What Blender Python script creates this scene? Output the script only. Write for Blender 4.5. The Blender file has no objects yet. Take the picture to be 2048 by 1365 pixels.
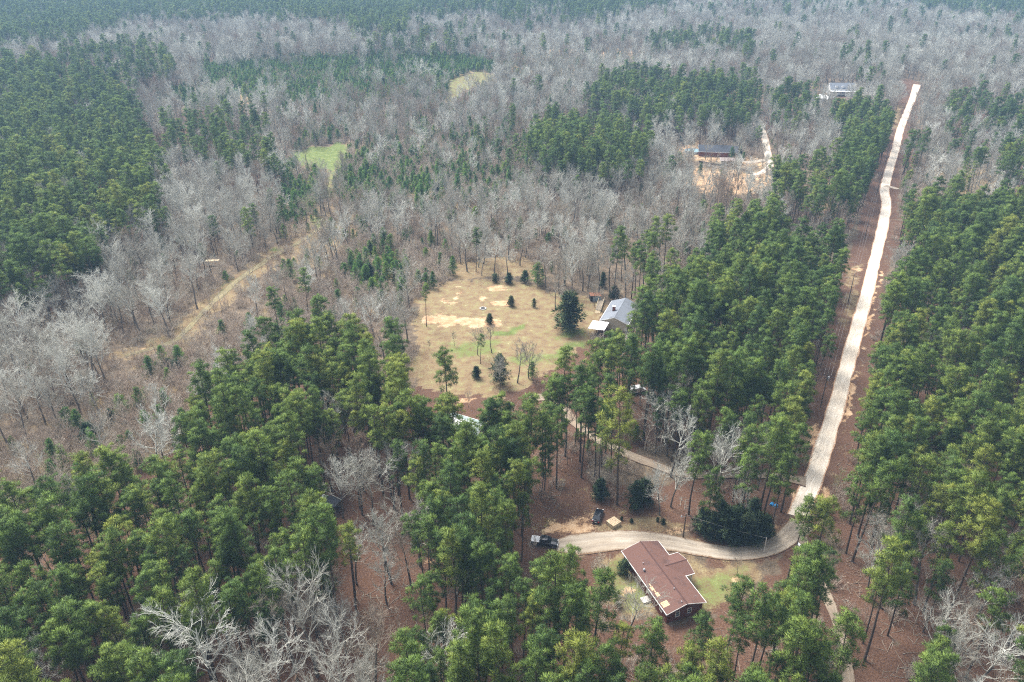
import bpy, bmesh, math, random
import numpy as np
from mathutils import Vector, Matrix

random.seed(7)
rng = np.random.default_rng(7)
scn = bpy.context.scene
C = scn.collection

# ------------------------------------------------------------------ camera
FPX, HORY, CAMH = 1500.0, -100.0, 113.0          # focal length and horizon row of the 2048x1365 photograph, height in metres
PITCH = math.atan((682.5 - HORY) / FPX)
cd = bpy.data.cameras.new('camera'); cam = bpy.data.objects.new('camera', cd); C.objects.link(cam)
cam.location = (0, 0, CAMH); cam.rotation_euler = (math.pi / 2 - PITCH, 0, 0)
cd.sensor_width = 36; cd.lens = 36 * FPX / 2048; cd.clip_start = 1; cd.clip_end = 20000
scn.camera = cam

# ------------------------------------------------------------------ sky, sun, exposure
SUN_EL, SUN_AZ = math.radians(56), math.radians(-38)     # azimuth from +Y towards +X
w = bpy.data.worlds.new('World'); scn.world = w; w.use_nodes = True
nt = w.node_tree; bgn = nt.nodes['Background']
sky = nt.nodes.new('ShaderNodeTexSky'); sky.sky_type = 'NISHITA'; sky.sun_disc = False
sky.sun_elevation = SUN_EL; sky.sun_rotation = SUN_AZ; sky.air_density = 1.0; sky.dust_density = 4.0; sky.ozone_density = 1.0
hs = nt.nodes.new('ShaderNodeHueSaturation'); hs.inputs['Saturation'].default_value = 0.30   # a thin overcast: the sky's blue is veiled
nt.links.new(sky.outputs[0], hs.inputs['Color']); nt.links.new(hs.outputs[0], bgn.inputs['Color'])
bgn.inputs['Strength'].default_value = 0.09
sl = bpy.data.lights.new('sun', 'SUN'); sl.energy = 1.5; sl.angle = math.radians(24); sl.color = (1.0, 0.96, 0.90)
so = bpy.data.objects.new('sun', sl); C.objects.link(so)
sd = Vector((math.sin(SUN_AZ) * math.cos(SUN_EL), math.cos(SUN_AZ) * math.cos(SUN_EL), math.sin(SUN_EL)))
so.rotation_euler = sd.to_track_quat('Z', 'Y').to_euler(); so.location = sd * 300
vs = scn.view_settings; vs.view_transform = 'Standard'; vs.look = 'None'; vs.exposure = 2.15; vs.gamma = 1.0; vs.use_curve_mapping = False
scn.cycles.use_light_tree = False; scn.cycles.max_bounces = 2; scn.cycles.diffuse_bounces = 2; scn.cycles.adaptive_threshold = 0.015; scn.cycles.glossy_bounces = 1; scn.cycles.transmission_bounces = 2
scn.cycles.volume_bounces = 0; scn.cycles.transparent_max_bounces = 4
scn.cycles.use_denoising = False
scn.cycles.filter_width = 1.15; scn.cycles.sample_clamp_direct = 0.8; scn.cycles.sample_clamp_indirect = 0.4

# ------------------------------------------------------------------ the ground's height and the way from a picture point to the ground
def sstep(a, b, x):
    t = np.clip((np.asarray(x, float) - a) / (b - a), 0, 1); return t * t * (3 - 2 * t)
def hgt(x, y):
    x = np.asarray(x, float); y = np.asarray(y, float)
    d = y
    h = 16 * sstep(430, 760, d) + 22 * sstep(700, 1350, d) + 14 * sstep(1300, 2600, d)
    h = h + sstep(480, 800, d) * (3.5 * np.sin(x / 130.0 + 0.8) * np.sin(d / 170.0 + 0.4) + 1.6 * np.sin(x / 61.0 + d / 83.0))
    return h
cP, sP = math.cos(PITCH), math.sin(PITCH)
def at(px, py, z=0.0):
    """the place whose point Z metres above the ground is seen at the photograph's pixel (px, py)"""
    u, v = (px - 1024) / FPX, (py - 682.5) / FPX
    d = np.array([u, cP - v * sP, -sP - v * cP])
    zz = z
    for _ in range(60):
        t = (zz - CAMH) / d[2]; p = d * t
        nz = float(hgt(p[0], p[1])) + z
        if abs(nz - zz) < 1e-3: break
        zz = zz + 0.6 * (nz - zz)
    return Vector((p[0], p[1], float(hgt(p[0], p[1]))))
def proj(x, y, z):
    dz = np.asarray(z) - CAMH
    fw = np.asarray(y) * cP - dz * sP; up = np.asarray(y) * sP + dz * cP
    return 1024 + FPX * np.asarray(x) / fw, 682.5 - FPX * up / fw, fw
def inpoly(px, py, poly):
    px = np.asarray(px); py = np.asarray(py); ins = np.zeros(px.shape, bool); n = len(poly); j = n - 1
    for i in range(n):
        xi, yi = poly[i]; xj, yj = poly[j]
        if yi != yj:
            ins ^= ((yi > py) != (yj > py)) & (px < (xj - xi) * (py - yi) / (yj - yi) + xi)
        j = i
    return ins

# ------------------------------------------------------------------ materials
MATS = {}
def new_mat(name):
    m = bpy.data.materials.new(name); m.use_nodes = True; MATS[name] = m
    b = m.node_tree.nodes['Principled BSDF']; b.inputs['Roughness'].default_value = 0.85; b.inputs['Specular IOR Level'].default_value = 0.2
    return m, m.node_tree, b
def N(t, kind, **kw):
    n = t.nodes.new(kind)
    for k, v in kw.items(): setattr(n, k, v)
    return n
def ramp(t, stops, fac=None):
    r = t.nodes.new('ShaderNodeValToRGB'); e = r.color_ramp.elements
    while len(e) < len(stops): e.new(0.5)
    for el, (p, c) in zip(e, stops): el.position = p; el.color = (*c, 1)
    if fac is not None: t.links.new(fac, r.inputs[0])
    return r
def noise(t, scale, detail=4, rough=0.6, vec=None):
    n = t.nodes.new('ShaderNodeTexNoise'); n.inputs['Scale'].default_value = scale; n.inputs['Detail'].default_value = detail; n.inputs['Roughness'].default_value = rough
    if vec is not None: t.links.new(vec, n.inputs['Vector'])
    return n
def mix(t, fac, a, b, mode='MIX'):
    n = t.nodes.new('ShaderNodeMix'); n.data_type = 'RGBA'; n.blend_type = mode
    for s, v in ((0, fac), (6, a), (7, b)):
        if isinstance(v, (int, float)): n.inputs[s].default_value = v
        elif isinstance(v, tuple): n.inputs[s].default_value = (*v, 1)
        else: t.links.new(v, n.inputs[s])
    return n.outputs[2]
def math_(t, op, a, b=0.0, clamp=False):
    n = t.nodes.new('ShaderNodeMath'); n.operation = op; n.use_clamp = clamp
    for s, v in ((0, a), (1, b)):
        if isinstance(v, (int, float)): n.inputs[s].default_value = v
        else: t.links.new(v, n.inputs[s])
    return n.outputs[0]
def bump(t, b, h, strength, dist=0.1):
    n = t.nodes.new('ShaderNodeBump'); n.inputs['Strength'].default_value = strength; n.inputs['Distance'].default_value = dist
    t.links.new(h, n.inputs['Height']); t.links.new(n.outputs[0], b.inputs['Normal'])
def plain(name, col, rough=0.7, var=0.25, scale=3.0, metallic=0.0, spec=0.3):
    m, t, b = new_mat(name)
    tc = N(t, 'ShaderNodeTexCoord'); n = noise(t, scale, 5, 0.65, tc.outputs['Object'])
    lo = tuple(c * (1 - var) for c in col); hi = tuple(min(1, c * (1 + var)) for c in col)
    r = ramp(t, [(0.3, lo), (0.7, hi)], n.outputs[0]); t.links.new(r.outputs[0], b.inputs['Base Color'])
    b.inputs['Roughness'].default_value = rough; b.inputs['Metallic'].default_value = metallic; b.inputs['Specular IOR Level'].default_value = spec
    return m
def foliage(name, stops, trans=0.35, var=0.3):
    """leaf colour from the tree's own tint (tint property) and from the clump's own shade (shade attribute)"""
    m, t, b = new_mat(name)
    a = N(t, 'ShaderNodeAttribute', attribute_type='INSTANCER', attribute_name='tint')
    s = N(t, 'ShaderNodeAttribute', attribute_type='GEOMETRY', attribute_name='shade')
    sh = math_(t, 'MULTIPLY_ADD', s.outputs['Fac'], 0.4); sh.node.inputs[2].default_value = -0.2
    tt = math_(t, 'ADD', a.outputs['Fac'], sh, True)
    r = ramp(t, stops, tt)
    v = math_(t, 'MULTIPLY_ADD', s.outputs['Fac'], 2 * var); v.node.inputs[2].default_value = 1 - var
    mul = N(t, 'ShaderNodeVectorMath', operation='SCALE'); t.links.new(r.outputs[0], mul.inputs[0]); t.links.new(v, mul.inputs['Scale'])
    t.links.new(mul.outputs[0], b.inputs['Base Color']); b.inputs['Roughness'].default_value = 0.6; b.inputs['Specular IOR Level'].default_value = 0.25
    tr = N(t, 'ShaderNodeBsdfTranslucent'); t.links.new(mul.outputs[0], tr.inputs[0])
    mx = N(t, 'ShaderNodeMixShader'); mx.inputs[0].default_value = trans
    t.links.new(b.outputs[0], mx.inputs[1]); t.links.new(tr.outputs[0], mx.inputs[2])
    t.links.new(mx.outputs[0], t.nodes['Material Output'].inputs['Surface'])
    return m
foliage('pine_needles', [(0.0, (0.064, 0.120, 0.032)), (0.3, (0.102, 0.172, 0.038)), (0.6, (0.150, 0.222, 0.043)), (1.0, (0.230, 0.265, 0.048))])
foliage('young_needles', [(0.0, (0.060, 0.145, 0.036)), (0.5, (0.115, 0.225, 0.042)), (1.0, (0.220, 0.300, 0.050))], 0.5)
foliage('dark_leaves', [(0.0, (0.020, 0.046, 0.018)), (0.5, (0.040, 0.078, 0.026)), (1.0, (0.095, 0.110, 0.036))], 0.2)
def twigmat(name, stops, var=0.25):
    m, t, b = new_mat(name)
    a = N(t, 'ShaderNodeAttribute', attribute_type='INSTANCER', attribute_name='tint')
    r = ramp(t, stops, a.outputs['Fac'])
    g = N(t, 'ShaderNodeTexCoord'); n = noise(t, 1.3, 3, 0.6, g.outputs['Object'])
    r2 = ramp(t, [(0.3, (1 - var,) * 3), (0.7, (1 + var,) * 3)], n.outputs[0])
    t.links.new(mix(t, 1.0, r.outputs[0], r2.outputs[0], 'MULTIPLY'), b.inputs['Base Color']); b.inputs['Roughness'].default_value = 0.9
    return m
twigmat('bare_twigs', [(0.0, (0.25, 0.175, 0.125)), (0.3, (0.27, 0.25, 0.205)), (0.7, (0.40, 0.395, 0.345)), (1.0, (0.56, 0.56, 0.50))])
twigmat('brush_twigs', [(0.0, (0.25, 0.17, 0.12)), (0.5, (0.42, 0.34, 0.27)), (0.84, (0.50, 0.45, 0.375)), (1.0, (0.26, 0.28, 0.11))])
plain('pine_bark', (0.085, 0.062, 0.048), 0.95, 0.4, 6)
plain('grey_bark', (0.13, 0.115, 0.10), 0.95, 0.35, 4)

# ground: pine straw, dry grass, green grass, sand, told apart by the ground's own cover weights
def ground_material():
    m, t, b = new_mat('ground'); tc = N(t, 'ShaderNodeTexCoord'); ob = tc.outputs['Object']
    big = noise(t, 0.045, 5, 0.6, ob); mid = noise(t, 0.35, 6, 0.65, ob); fine = noise(t, 2.6, 4, 0.7, ob); grit = noise(t, 11.0, 2, 0.6, ob)
    vor = N(t, 'ShaderNodeTexVoronoi'); vor.inputs['Scale'].default_value = 1.5; t.links.new(ob, vor.inputs['Vector'])
    wood = ramp(t, [(0.36, (0.048, 0.036, 0.026)), (0.5, (0.115, 0.088, 0.062)), (0.64, (0.21, 0.168, 0.12))], mix(t, 0.5, mid.outputs[0], fine.outputs[0]))
    litter = ramp(t, [(0.36, (0.028, 0.013, 0.009)), (0.5, (0.094, 0.052, 0.035)), (0.6, (0.15, 0.090, 0.060)), (0.68, (0.30, 0.19, 0.125))], mix(t, 0.55, fine.outputs[0], grit.outputs[0]))
    dry = ramp(t, [(0.34, (0.085, 0.054, 0.032)), (0.45, (0.165, 0.113, 0.065)), (0.54, (0.205, 0.156, 0.086)), (0.66, (0.29, 0.225, 0.14))], mix(t, 0.45, mid.outputs[0], fine.outputs[0]))
    green = ramp(t, [(0.36, (0.065, 0.090, 0.026)), (0.52, (0.118, 0.150, 0.045)), (0.66, (0.20, 0.205, 0.085))], mix(t, 0.4, mid.outputs[0], fine.outputs[0]))
    sand = ramp(t, [(0.36, (0.25, 0.14, 0.07)), (0.5, (0.38, 0.245, 0.14)), (0.64, (0.52, 0.39, 0.26))], mix(t, 0.4, mid.outputs[0], fine.outputs[0]))
    col = wood.outputs[0]
    jit = math_(t, 'ADD', math_(t, 'MULTIPLY', mid.outputs[0], 1.25), math_(t, 'MULTIPLY', fine.outputs[0], 0.75))
    for name, layer, sharp in (('litter', litter, 3.0), ('dry', dry, 3.0), ('green', green, 2.6), ('sand', sand, 5.0)):
        a = N(t, 'ShaderNodeAttribute', attribute_type='GEOMETRY', attribute_name=name)
        f = math_(t, 'ADD', a.outputs['Fac'], math_(t, 'SUBTRACT', jit, 1.0))
        f = math_(t, 'MULTIPLY_ADD', math_(t, 'SUBTRACT', f, 0.5), sharp); f.node.inputs[2].default_value = 0.5; f.node.use_clamp = True
        col = mix(t, f, col, layer.outputs[0])
    t.links.new(col, b.inputs['Base Color']); b.inputs['Roughness'].default_value = 0.95; b.inputs['Specular IOR Level'].default_value = 0.1
    bump(t, b, mix(t, 0.5, fine.outputs[0], grit.outputs[0]), 0.6, 0.15)
    return m
ground_material()
def road_material(name, stops, rut, edge):
    """graded sand: the U of the strip runs across it (wheel ruts, soft edges), V along it in metres"""
    m, t, b = new_mat(name); uv = N(t, 'ShaderNodeUVMap'); sp = N(t, 'ShaderNodeSeparateXYZ'); t.links.new(uv.outputs[0], sp.inputs[0])
    tc = N(t, 'ShaderNodeTexCoord'); ob = tc.outputs['Object']
    st = N(t, 'ShaderNodeMapping'); st.inputs['Scale'].default_value = (16, 0.22, 1); t.links.new(uv.outputs[0], st.inputs[0])
    streak = noise(t, 1.0, 5, 0.6, st.outputs[0]); fine = noise(t, 2.2, 5, 0.7, ob); patch = noise(t, 0.09, 4, 0.6, ob)
    base = ramp(t, stops, mix(t, 0.45, streak.outputs[0], patch.outputs[0]))
    d = math_(t, 'ABSOLUTE', math_(t, 'SUBTRACT', math_(t, 'ABSOLUTE', math_(t, 'SUBTRACT', sp.outputs[0], 0.5)), 0.19))
    rf = math_(t, 'SUBTRACT', 1.0, math_(t, 'MULTIPLY', d, 9.0), True); rf = math_(t, 'MULTIPLY', rf, math_(t, 'MULTIPLY', streak.outputs[0], 0.9))
    col = mix(t, rf, base.outputs[0], rut)
    e = math_(t, 'MULTIPLY', math_(t, 'SUBTRACT', math_(t, 'ADD', math_(t, 'ABSOLUTE', math_(t, 'SUBTRACT', sp.outputs[0], 0.5)), math_(t, 'MULTIPLY', math_(t, 'SUBTRACT', fine.outputs[0], 0.5), 0.3)), 0.40), 14.0, True)
    col = mix(t, e, col, edge)
    col = mix(t, 0.5, col, ramp(t, [(0.3, (0.8, 0.8, 0.8)), (0.7, (1, 1, 1))], fine.outputs[0]).outputs[0], 'MULTIPLY')
    t.links.new(col, b.inputs['Base Color']); b.inputs['Roughness'].default_value = 0.95; bump(t, b, fine.outputs[0], 0.5, 0.08)
    return m
road_material('road_sand', [(0.34, (0.42, 0.35, 0.275)), (0.5, (0.60, 0.525, 0.43)), (0.62, (0.74, 0.68, 0.59))], (0.52, 0.46, 0.39), (0.36, 0.21, 0.125))
road_material('drive_gravel', [(0.32, (0.22, 0.175, 0.13)), (0.5, (0.34, 0.285, 0.22)), (0.68, (0.44, 0.395, 0.33))], (0.22, 0.18, 0.145), (0.16, 0.10, 0.06))
road_material('track_dirt', [(0.34, (0.15, 0.105, 0.072)), (0.5, (0.26, 0.205, 0.15)), (0.64, (0.36, 0.30, 0.235))], (0.24, 0.19, 0.145), (0.10, 0.055, 0.034))
road_material('track_grass', [(0.36, (0.13, 0.115, 0.055)), (0.5, (0.20, 0.175, 0.09)), (0.64, (0.27, 0.235, 0.14))], (0.28, 0.20, 0.13), (0.12, 0.095, 0.05))
def shingle_material(name, col, dark):
    m, t, b = new_mat(name); tc = N(t, 'ShaderNodeTexCoord'); ob = tc.outputs['Object']
    mp = N(t, 'ShaderNodeMapping'); mp.inputs['Scale'].default_value = (1, 1, 3.0); t.links.new(ob, mp.inputs[0])
    br = N(t, 'ShaderNodeTexNoise'); br.inputs['Scale'].default_value = 9; br.inputs['Detail'].default_value = 2; t.links.new(ob, br.inputs['Vector'])
    wear = noise(t, 0.32, 6, 0.68, mp.outputs[0])
    c = ramp(t, [(0.3, tuple(x * 0.78 for x in col)), (0.7, tuple(x * 1.18 for x in col))], br.outputs[0])
    wr = ramp(t, [(0.52, (0, 0, 0)), (0.72, (1, 1, 1))], wear.outputs[0])
    t.links.new(mix(t, math_(t, 'MULTIPLY', wr.outputs[0], 0.85), c.outputs[0], dark), b.inputs['Base Color']); b.inputs['Roughness'].default_value = 0.9
    bump(t, b, br.outputs[0], 0.3, 0.03); return m
shingle_material('brown_shingles', (0.118, 0.064, 0.052), (0.045, 0.032, 0.033))
shingle_material('grey_shingles', (0.16, 0.175, 0.20), (0.09, 0.095, 0.11))
shingle_material('dark_shingles', (0.055, 0.060, 0.072), (0.035, 0.035, 0.04))
shingle_material('tan_shingles', (0.24, 0.20, 0.18), (0.15, 0.12, 0.11))
def brick_material():
    m, t, b = new_mat('red_brick'); tc = N(t, 'ShaderNodeTexCoord')
    n = N(t, 'ShaderNodeTexBrick'); n.inputs['Scale'].default_value = 4.2; n.inputs['Mortar Size'].default_value = 0.012
    n.inputs['Color1'].default_value = (0.13, 0.033, 0.022, 1); n.inputs['Color2'].default_value = (0.085, 0.022, 0.016, 1); n.inputs['Mortar'].default_value = (0.16, 0.12, 0.10, 1)
    mp = N(t, 'ShaderNodeMapping'); mp.inputs['Rotation'].default_value = (math.pi / 2, 0, 0); t.links.new(tc.outputs['Object'], mp.inputs[0]); t.links.new(mp.outputs[0], n.inputs['Vector'])
    t.links.new(n.outputs[0], b.inputs['Base Color']); return m
brick_material()
plain('white_paint', (0.72, 0.72, 0.70), 0.6, 0.08); plain('white_metal', (0.78, 0.79, 0.80), 0.45, 0.05, 1.5); plain('plywood', (0.56, 0.39, 0.22), 0.8, 0.15)
plain('ridge_shingle', (0.07, 0.036, 0.031), 0.9, 0.15); plain('pale_wood', (0.50, 0.41, 0.27), 0.8, 0.25, 6); plain('grey_wood', (0.24, 0.20, 0.15), 0.9, 0.3, 6)
plain('pole_wood', (0.10, 0.075, 0.055), 0.9, 0.3, 5); plain('galvanised', (0.42, 0.45, 0.48), 0.4, 0.1, 3, 0.5); plain('wire_metal', (0.20, 0.20, 0.20), 0.5, 0.1)
plain('tyre_rubber', (0.018, 0.018, 0.018), 0.9, 0.2); plain('wheel_metal', (0.35, 0.35, 0.36), 0.35, 0.1, 3, 0.7); plain('lamp_lens', (0.7, 0.7, 0.68), 0.2, 0.05, 3, 0, 0.5)
plain('red_lens', (0.30, 0.02, 0.02), 0.25, 0.1); plain('blue_tarp', (0.03, 0.28, 0.62), 0.5, 0.2, 4); plain('tin_blue', (0.24, 0.30, 0.34), 0.5, 0.15, 2)
plain('rust_tin', (0.26, 0.11, 0.06), 0.8, 0.35, 2); plain('tin_green', (0.22, 0.28, 0.27), 0.55, 0.2, 1.5); plain('pool_water', (0.30, 0.48, 0.55), 0.15, 0.15, 1, 0, 0.5)
plain('pool_wall', (0.42, 0.50, 0.58), 0.5, 0.1); plain('shade_and_ash', (0.02, 0.02, 0.022), 0.8, 0.1); plain('concrete', (0.42, 0.40, 0.37), 0.85, 0.15, 2)  # the near-black serves as painted shade in the shed bay and as ash
plain('cream_siding', (0.48, 0.42, 0.32), 0.8, 0.1); plain('chimney_brick', (0.17, 0.055, 0.035), 0.9, 0.2, 8)
def gloss(name, col, rough=0.15):
    m, t, b = new_mat(name); tc = N(t, 'ShaderNodeTexCoord'); n = noise(t, 2.0, 4, 0.6, tc.outputs['Object'])
    r = ramp(t, [(0.3, tuple(c * 0.9 for c in col)), (0.7, tuple(c * 1.15 + 0.003 for c in col))], n.outputs[0]); t.links.new(r.outputs[0], b.inputs['Base Color'])
    b.inputs['Roughness'].default_value = rough; b.inputs['Specular IOR Level'].default_value = 0.5; b.inputs['Coat Weight'].default_value = 0.6
gloss('black_paint', (0.008, 0.009, 0.013)); gloss('window_glass', (0.05, 0.06, 0.07), 0.05); gloss('car_glass', (0.012, 0.014, 0.018), 0.04); gloss('white_car_paint', (0.70, 0.71, 0.72))
gloss('silver_paint', (0.45, 0.47, 0.49), 0.25)

# ------------------------------------------------------------------ object helpers
def tag(o, label=None, cat=None, group=None, kind=None):
    for k, v in (('label', label), ('category', cat), ('group', group), ('kind', kind)):
        if v: o[k] = v
    return o
def empty(name, loc, rz=0.0, scale=1.0):
    o = bpy.data.objects.new(name, None); C.objects.link(o); o.location = loc; o.rotation_euler.z = rz; o.scale = (scale,) * 3; o.empty_display_size = 0.5; return o
def obj(name, me, parent=None, loc=None, rz=0.0):
    o = bpy.data.objects.new(name, me); C.objects.link(o)
    if parent: o.parent = parent
    if loc is not None: o.location = loc
    o.rotation_euler.z = rz; return o
def mesh(name, verts, faces, mats, mi=None, smooth=False, attrs=None, normals=None):
    me = bpy.data.meshes.new(name); verts = np.asarray(verts, np.float32)
    if isinstance(faces, np.ndarray):
        k = faces.shape[1]; n = len(faces)
        me.vertices.add(len(verts)); me.vertices.foreach_set('co', verts.ravel())
        me.loops.add(n * k); me.loops.foreach_set('vertex_index', faces.astype(np.int32).ravel())
        me.polygons.add(n); me.polygons.foreach_set('loop_start', np.arange(n, dtype=np.int32) * k)
        me.update(calc_edges=True)
    else:
        me.from_pydata([tuple(map(float, v)) for v in verts], [], faces); me.update()
    for mname in (mats if isinstance(mats, (list, tuple)) else [mats]): me.materials.append(MATS[mname])
    if mi is not None: me.polygons.foreach_set('material_index', np.asarray(mi, np.int32))
    if smooth: me.polygons.foreach_set('use_smooth', np.ones(len(me.polygons), bool))
    for k, v in (attrs or {}).items():
        a = me.attributes.new(k, 'FLOAT', 'POINT'); a.data.foreach_set('value', np.asarray(v, np.float32))
    if normals is not None: me.normals_split_custom_set_from_vertices([tuple(map(float, x)) for x in normals])
    return me
class MB:
    """collects simple shapes and links them as ONE mesh object"""
    def __init__(s): s.v = []; s.f = []
    def add(s, vs, fs): b = len(s.v); s.v += [tuple(v) for v in vs]; s.f += [tuple(i + b for i in f) for f in fs]; return s
    def box(s, x0, x1, y0, y1, z0, z1):
        return s.add([(x, y, z) for z in (z0, z1) for y in (y0, y1) for x in (x0, x1)], [(0, 2, 3, 1), (4, 5, 7, 6), (0, 1, 5, 4), (2, 6, 7, 3), (0, 4, 6, 2), (1, 3, 7, 5)])
    def prism(s, prof, y0, y1):           # profile in (x, z) run along y
        n = len(prof); v = [(x, y0, z) for x, z in prof] + [(x, y1, z) for x, z in prof]
        return s.add(v, [tuple(range(n))[::-1], tuple(range(n, 2 * n))] + [(i, (i + 1) % n, n + (i + 1) % n, n + i) for i in range(n)][::1])
    def tube(s, p0, p1, r0, r1=None, n=6):
        r1 = r0 if r1 is None else r1; p0 = Vector(p0); p1 = Vector(p1); d = (p1 - p0).normalized(); a = d.orthogonal().normalized(); b = d.cross(a)
        v = [p + (a * math.cos(k * 2 * math.pi / n) + b * math.sin(k * 2 * math.pi / n)) * r for p, r in ((p0, r0), (p1, r1)) for k in range(n)]
        return s.add(v, [(k, (k + 1) % n, n + (k + 1) % n, n + k) for k in range(n)] + [tuple(range(n))[::-1], tuple(range(n, 2 * n))])
    def quad(s, *p): return s.add(p, [tuple(range(len(p)))])
    def build(s, name, mat, parent=None, bevel=0.0, smooth=False):
        me = mesh(name, s.v, s.f, mat); bm = bmesh.new(); bm.from_mesh(me); bmesh.ops.recalc_face_normals(bm, faces=bm.faces)
        if bevel: bmesh.ops.bevel(bm, geom=list(bm.edges), offset=bevel, segments=2, affect='EDGES', profile=0.6)
        bm.to_mesh(me); bm.free()
        if smooth: me.polygons.foreach_set('use_smooth', np.ones(len(me.polygons), bool))
        return obj(name, me, parent)

# ------------------------------------------------------------------ tree shapes (each is made once; every tree that stands uses one of them)
def tubes(segs, n=4):
    """tapered n-sided tubes for segments (p0, p1, r0, r1)"""
    s = np.array([[*a, *b, r, q] for a, b, r, q in segs], float)
    p0, p1, r0, r1 = s[:, 0:3], s[:, 3:6], s[:, 6], s[:, 7]
    d = p1 - p0; d /= np.linalg.norm(d, axis=1)[:, None] + 1e-9
    ref = np.where(np.abs(d[:, 2:3]) > 0.9, np.array([[1.0, 0, 0]]), np.array([[0, 0, 1.0]]))
    a = np.cross(d, ref); a /= np.linalg.norm(a, axis=1)[:, None]; b = np.cross(d, a)
    V = []; m = len(s)
    for p, r in ((p0, r0), (p1, r1)):
        for k in range(n):
            t = 2 * math.pi * k / n; V.append(p + (a * math.cos(t) + b * math.sin(t)) * r[:, None])
    V = np.stack(V, 1).reshape(-1, 3); base = np.arange(m)[:, None] * 2 * n
    F = np.concatenate([base + np.array([[k, (k + 1) % n, n + (k + 1) % n, n + k]]) for k in range(n)], 0)
    return V, F
def tris_as_quads(F3): return F3
def blades(cent, dirs, length, width, R):
    """thin leaf blades as single triangles"""
    m = len(cent); side = np.cross(dirs, R.normal(size=(m, 3))); side /= np.linalg.norm(side, axis=1)[:, None] + 1e-9
    tip = cent + dirs * length[:, None]; mid = cent + dirs * length[:, None] * 0.15
    V = np.stack([mid - side * width[:, None] * 0.5, mid + side * width[:, None] * 0.5, tip], 1).reshape(-1, 3)
    return V, np.arange(3 * m).reshape(-1, 3)
def crown_mesh(name, clumps, rad, shade, R, per, mat, outw, blade=(0.55, 0.95), width=(0.10, 0.2), up=0.35, flat=0.8):
    k = len(clumps); cc = np.repeat(clumps, per, 0); rr = np.repeat(rad, per); ss = np.repeat(shade, per); oo = np.repeat(outw, per, 0)
    d = R.normal(size=(k * per, 3)); d /= np.linalg.norm(d, axis=1)[:, None]; d[:, 2] = d[:, 2] * flat + up; d += oo * 0.35
    d /= np.linalg.norm(d, axis=1)[:, None]
    c0 = cc + d * rr[:, None] * R.uniform(0.1, 0.6, (k * per, 1))
    V, F = blades(c0, d, rr * R.uniform(*blade, k * per), R.uniform(*width, k * per) * np.clip(rr, 0.5, 1.4), R)
    nrm = d * 0.75 + np.array([0, 0, 0.45]) + oo * 0.35; nrm /= np.linalg.norm(nrm, axis=1)[:, None]
    ss = np.clip(ss + R.normal(0, 0.1, len(ss)), 0, 1)
    return mesh(name, V, F, mat, attrs={'shade': np.repeat(ss, 3)}, normals=np.repeat(nrm, 3, 0), smooth=True)
def path(p, d, L, n, R, curl=0.12, lift=0.0):
    pts = [np.array(p, float)]; d = np.array(d, float)
    for _ in range(n):
        d = d + R.normal(0, curl, 3) + np.array([0, 0, lift]); d /= np.linalg.norm(d); pts.append(pts[-1] + d * L / n)
    return pts, d

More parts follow.
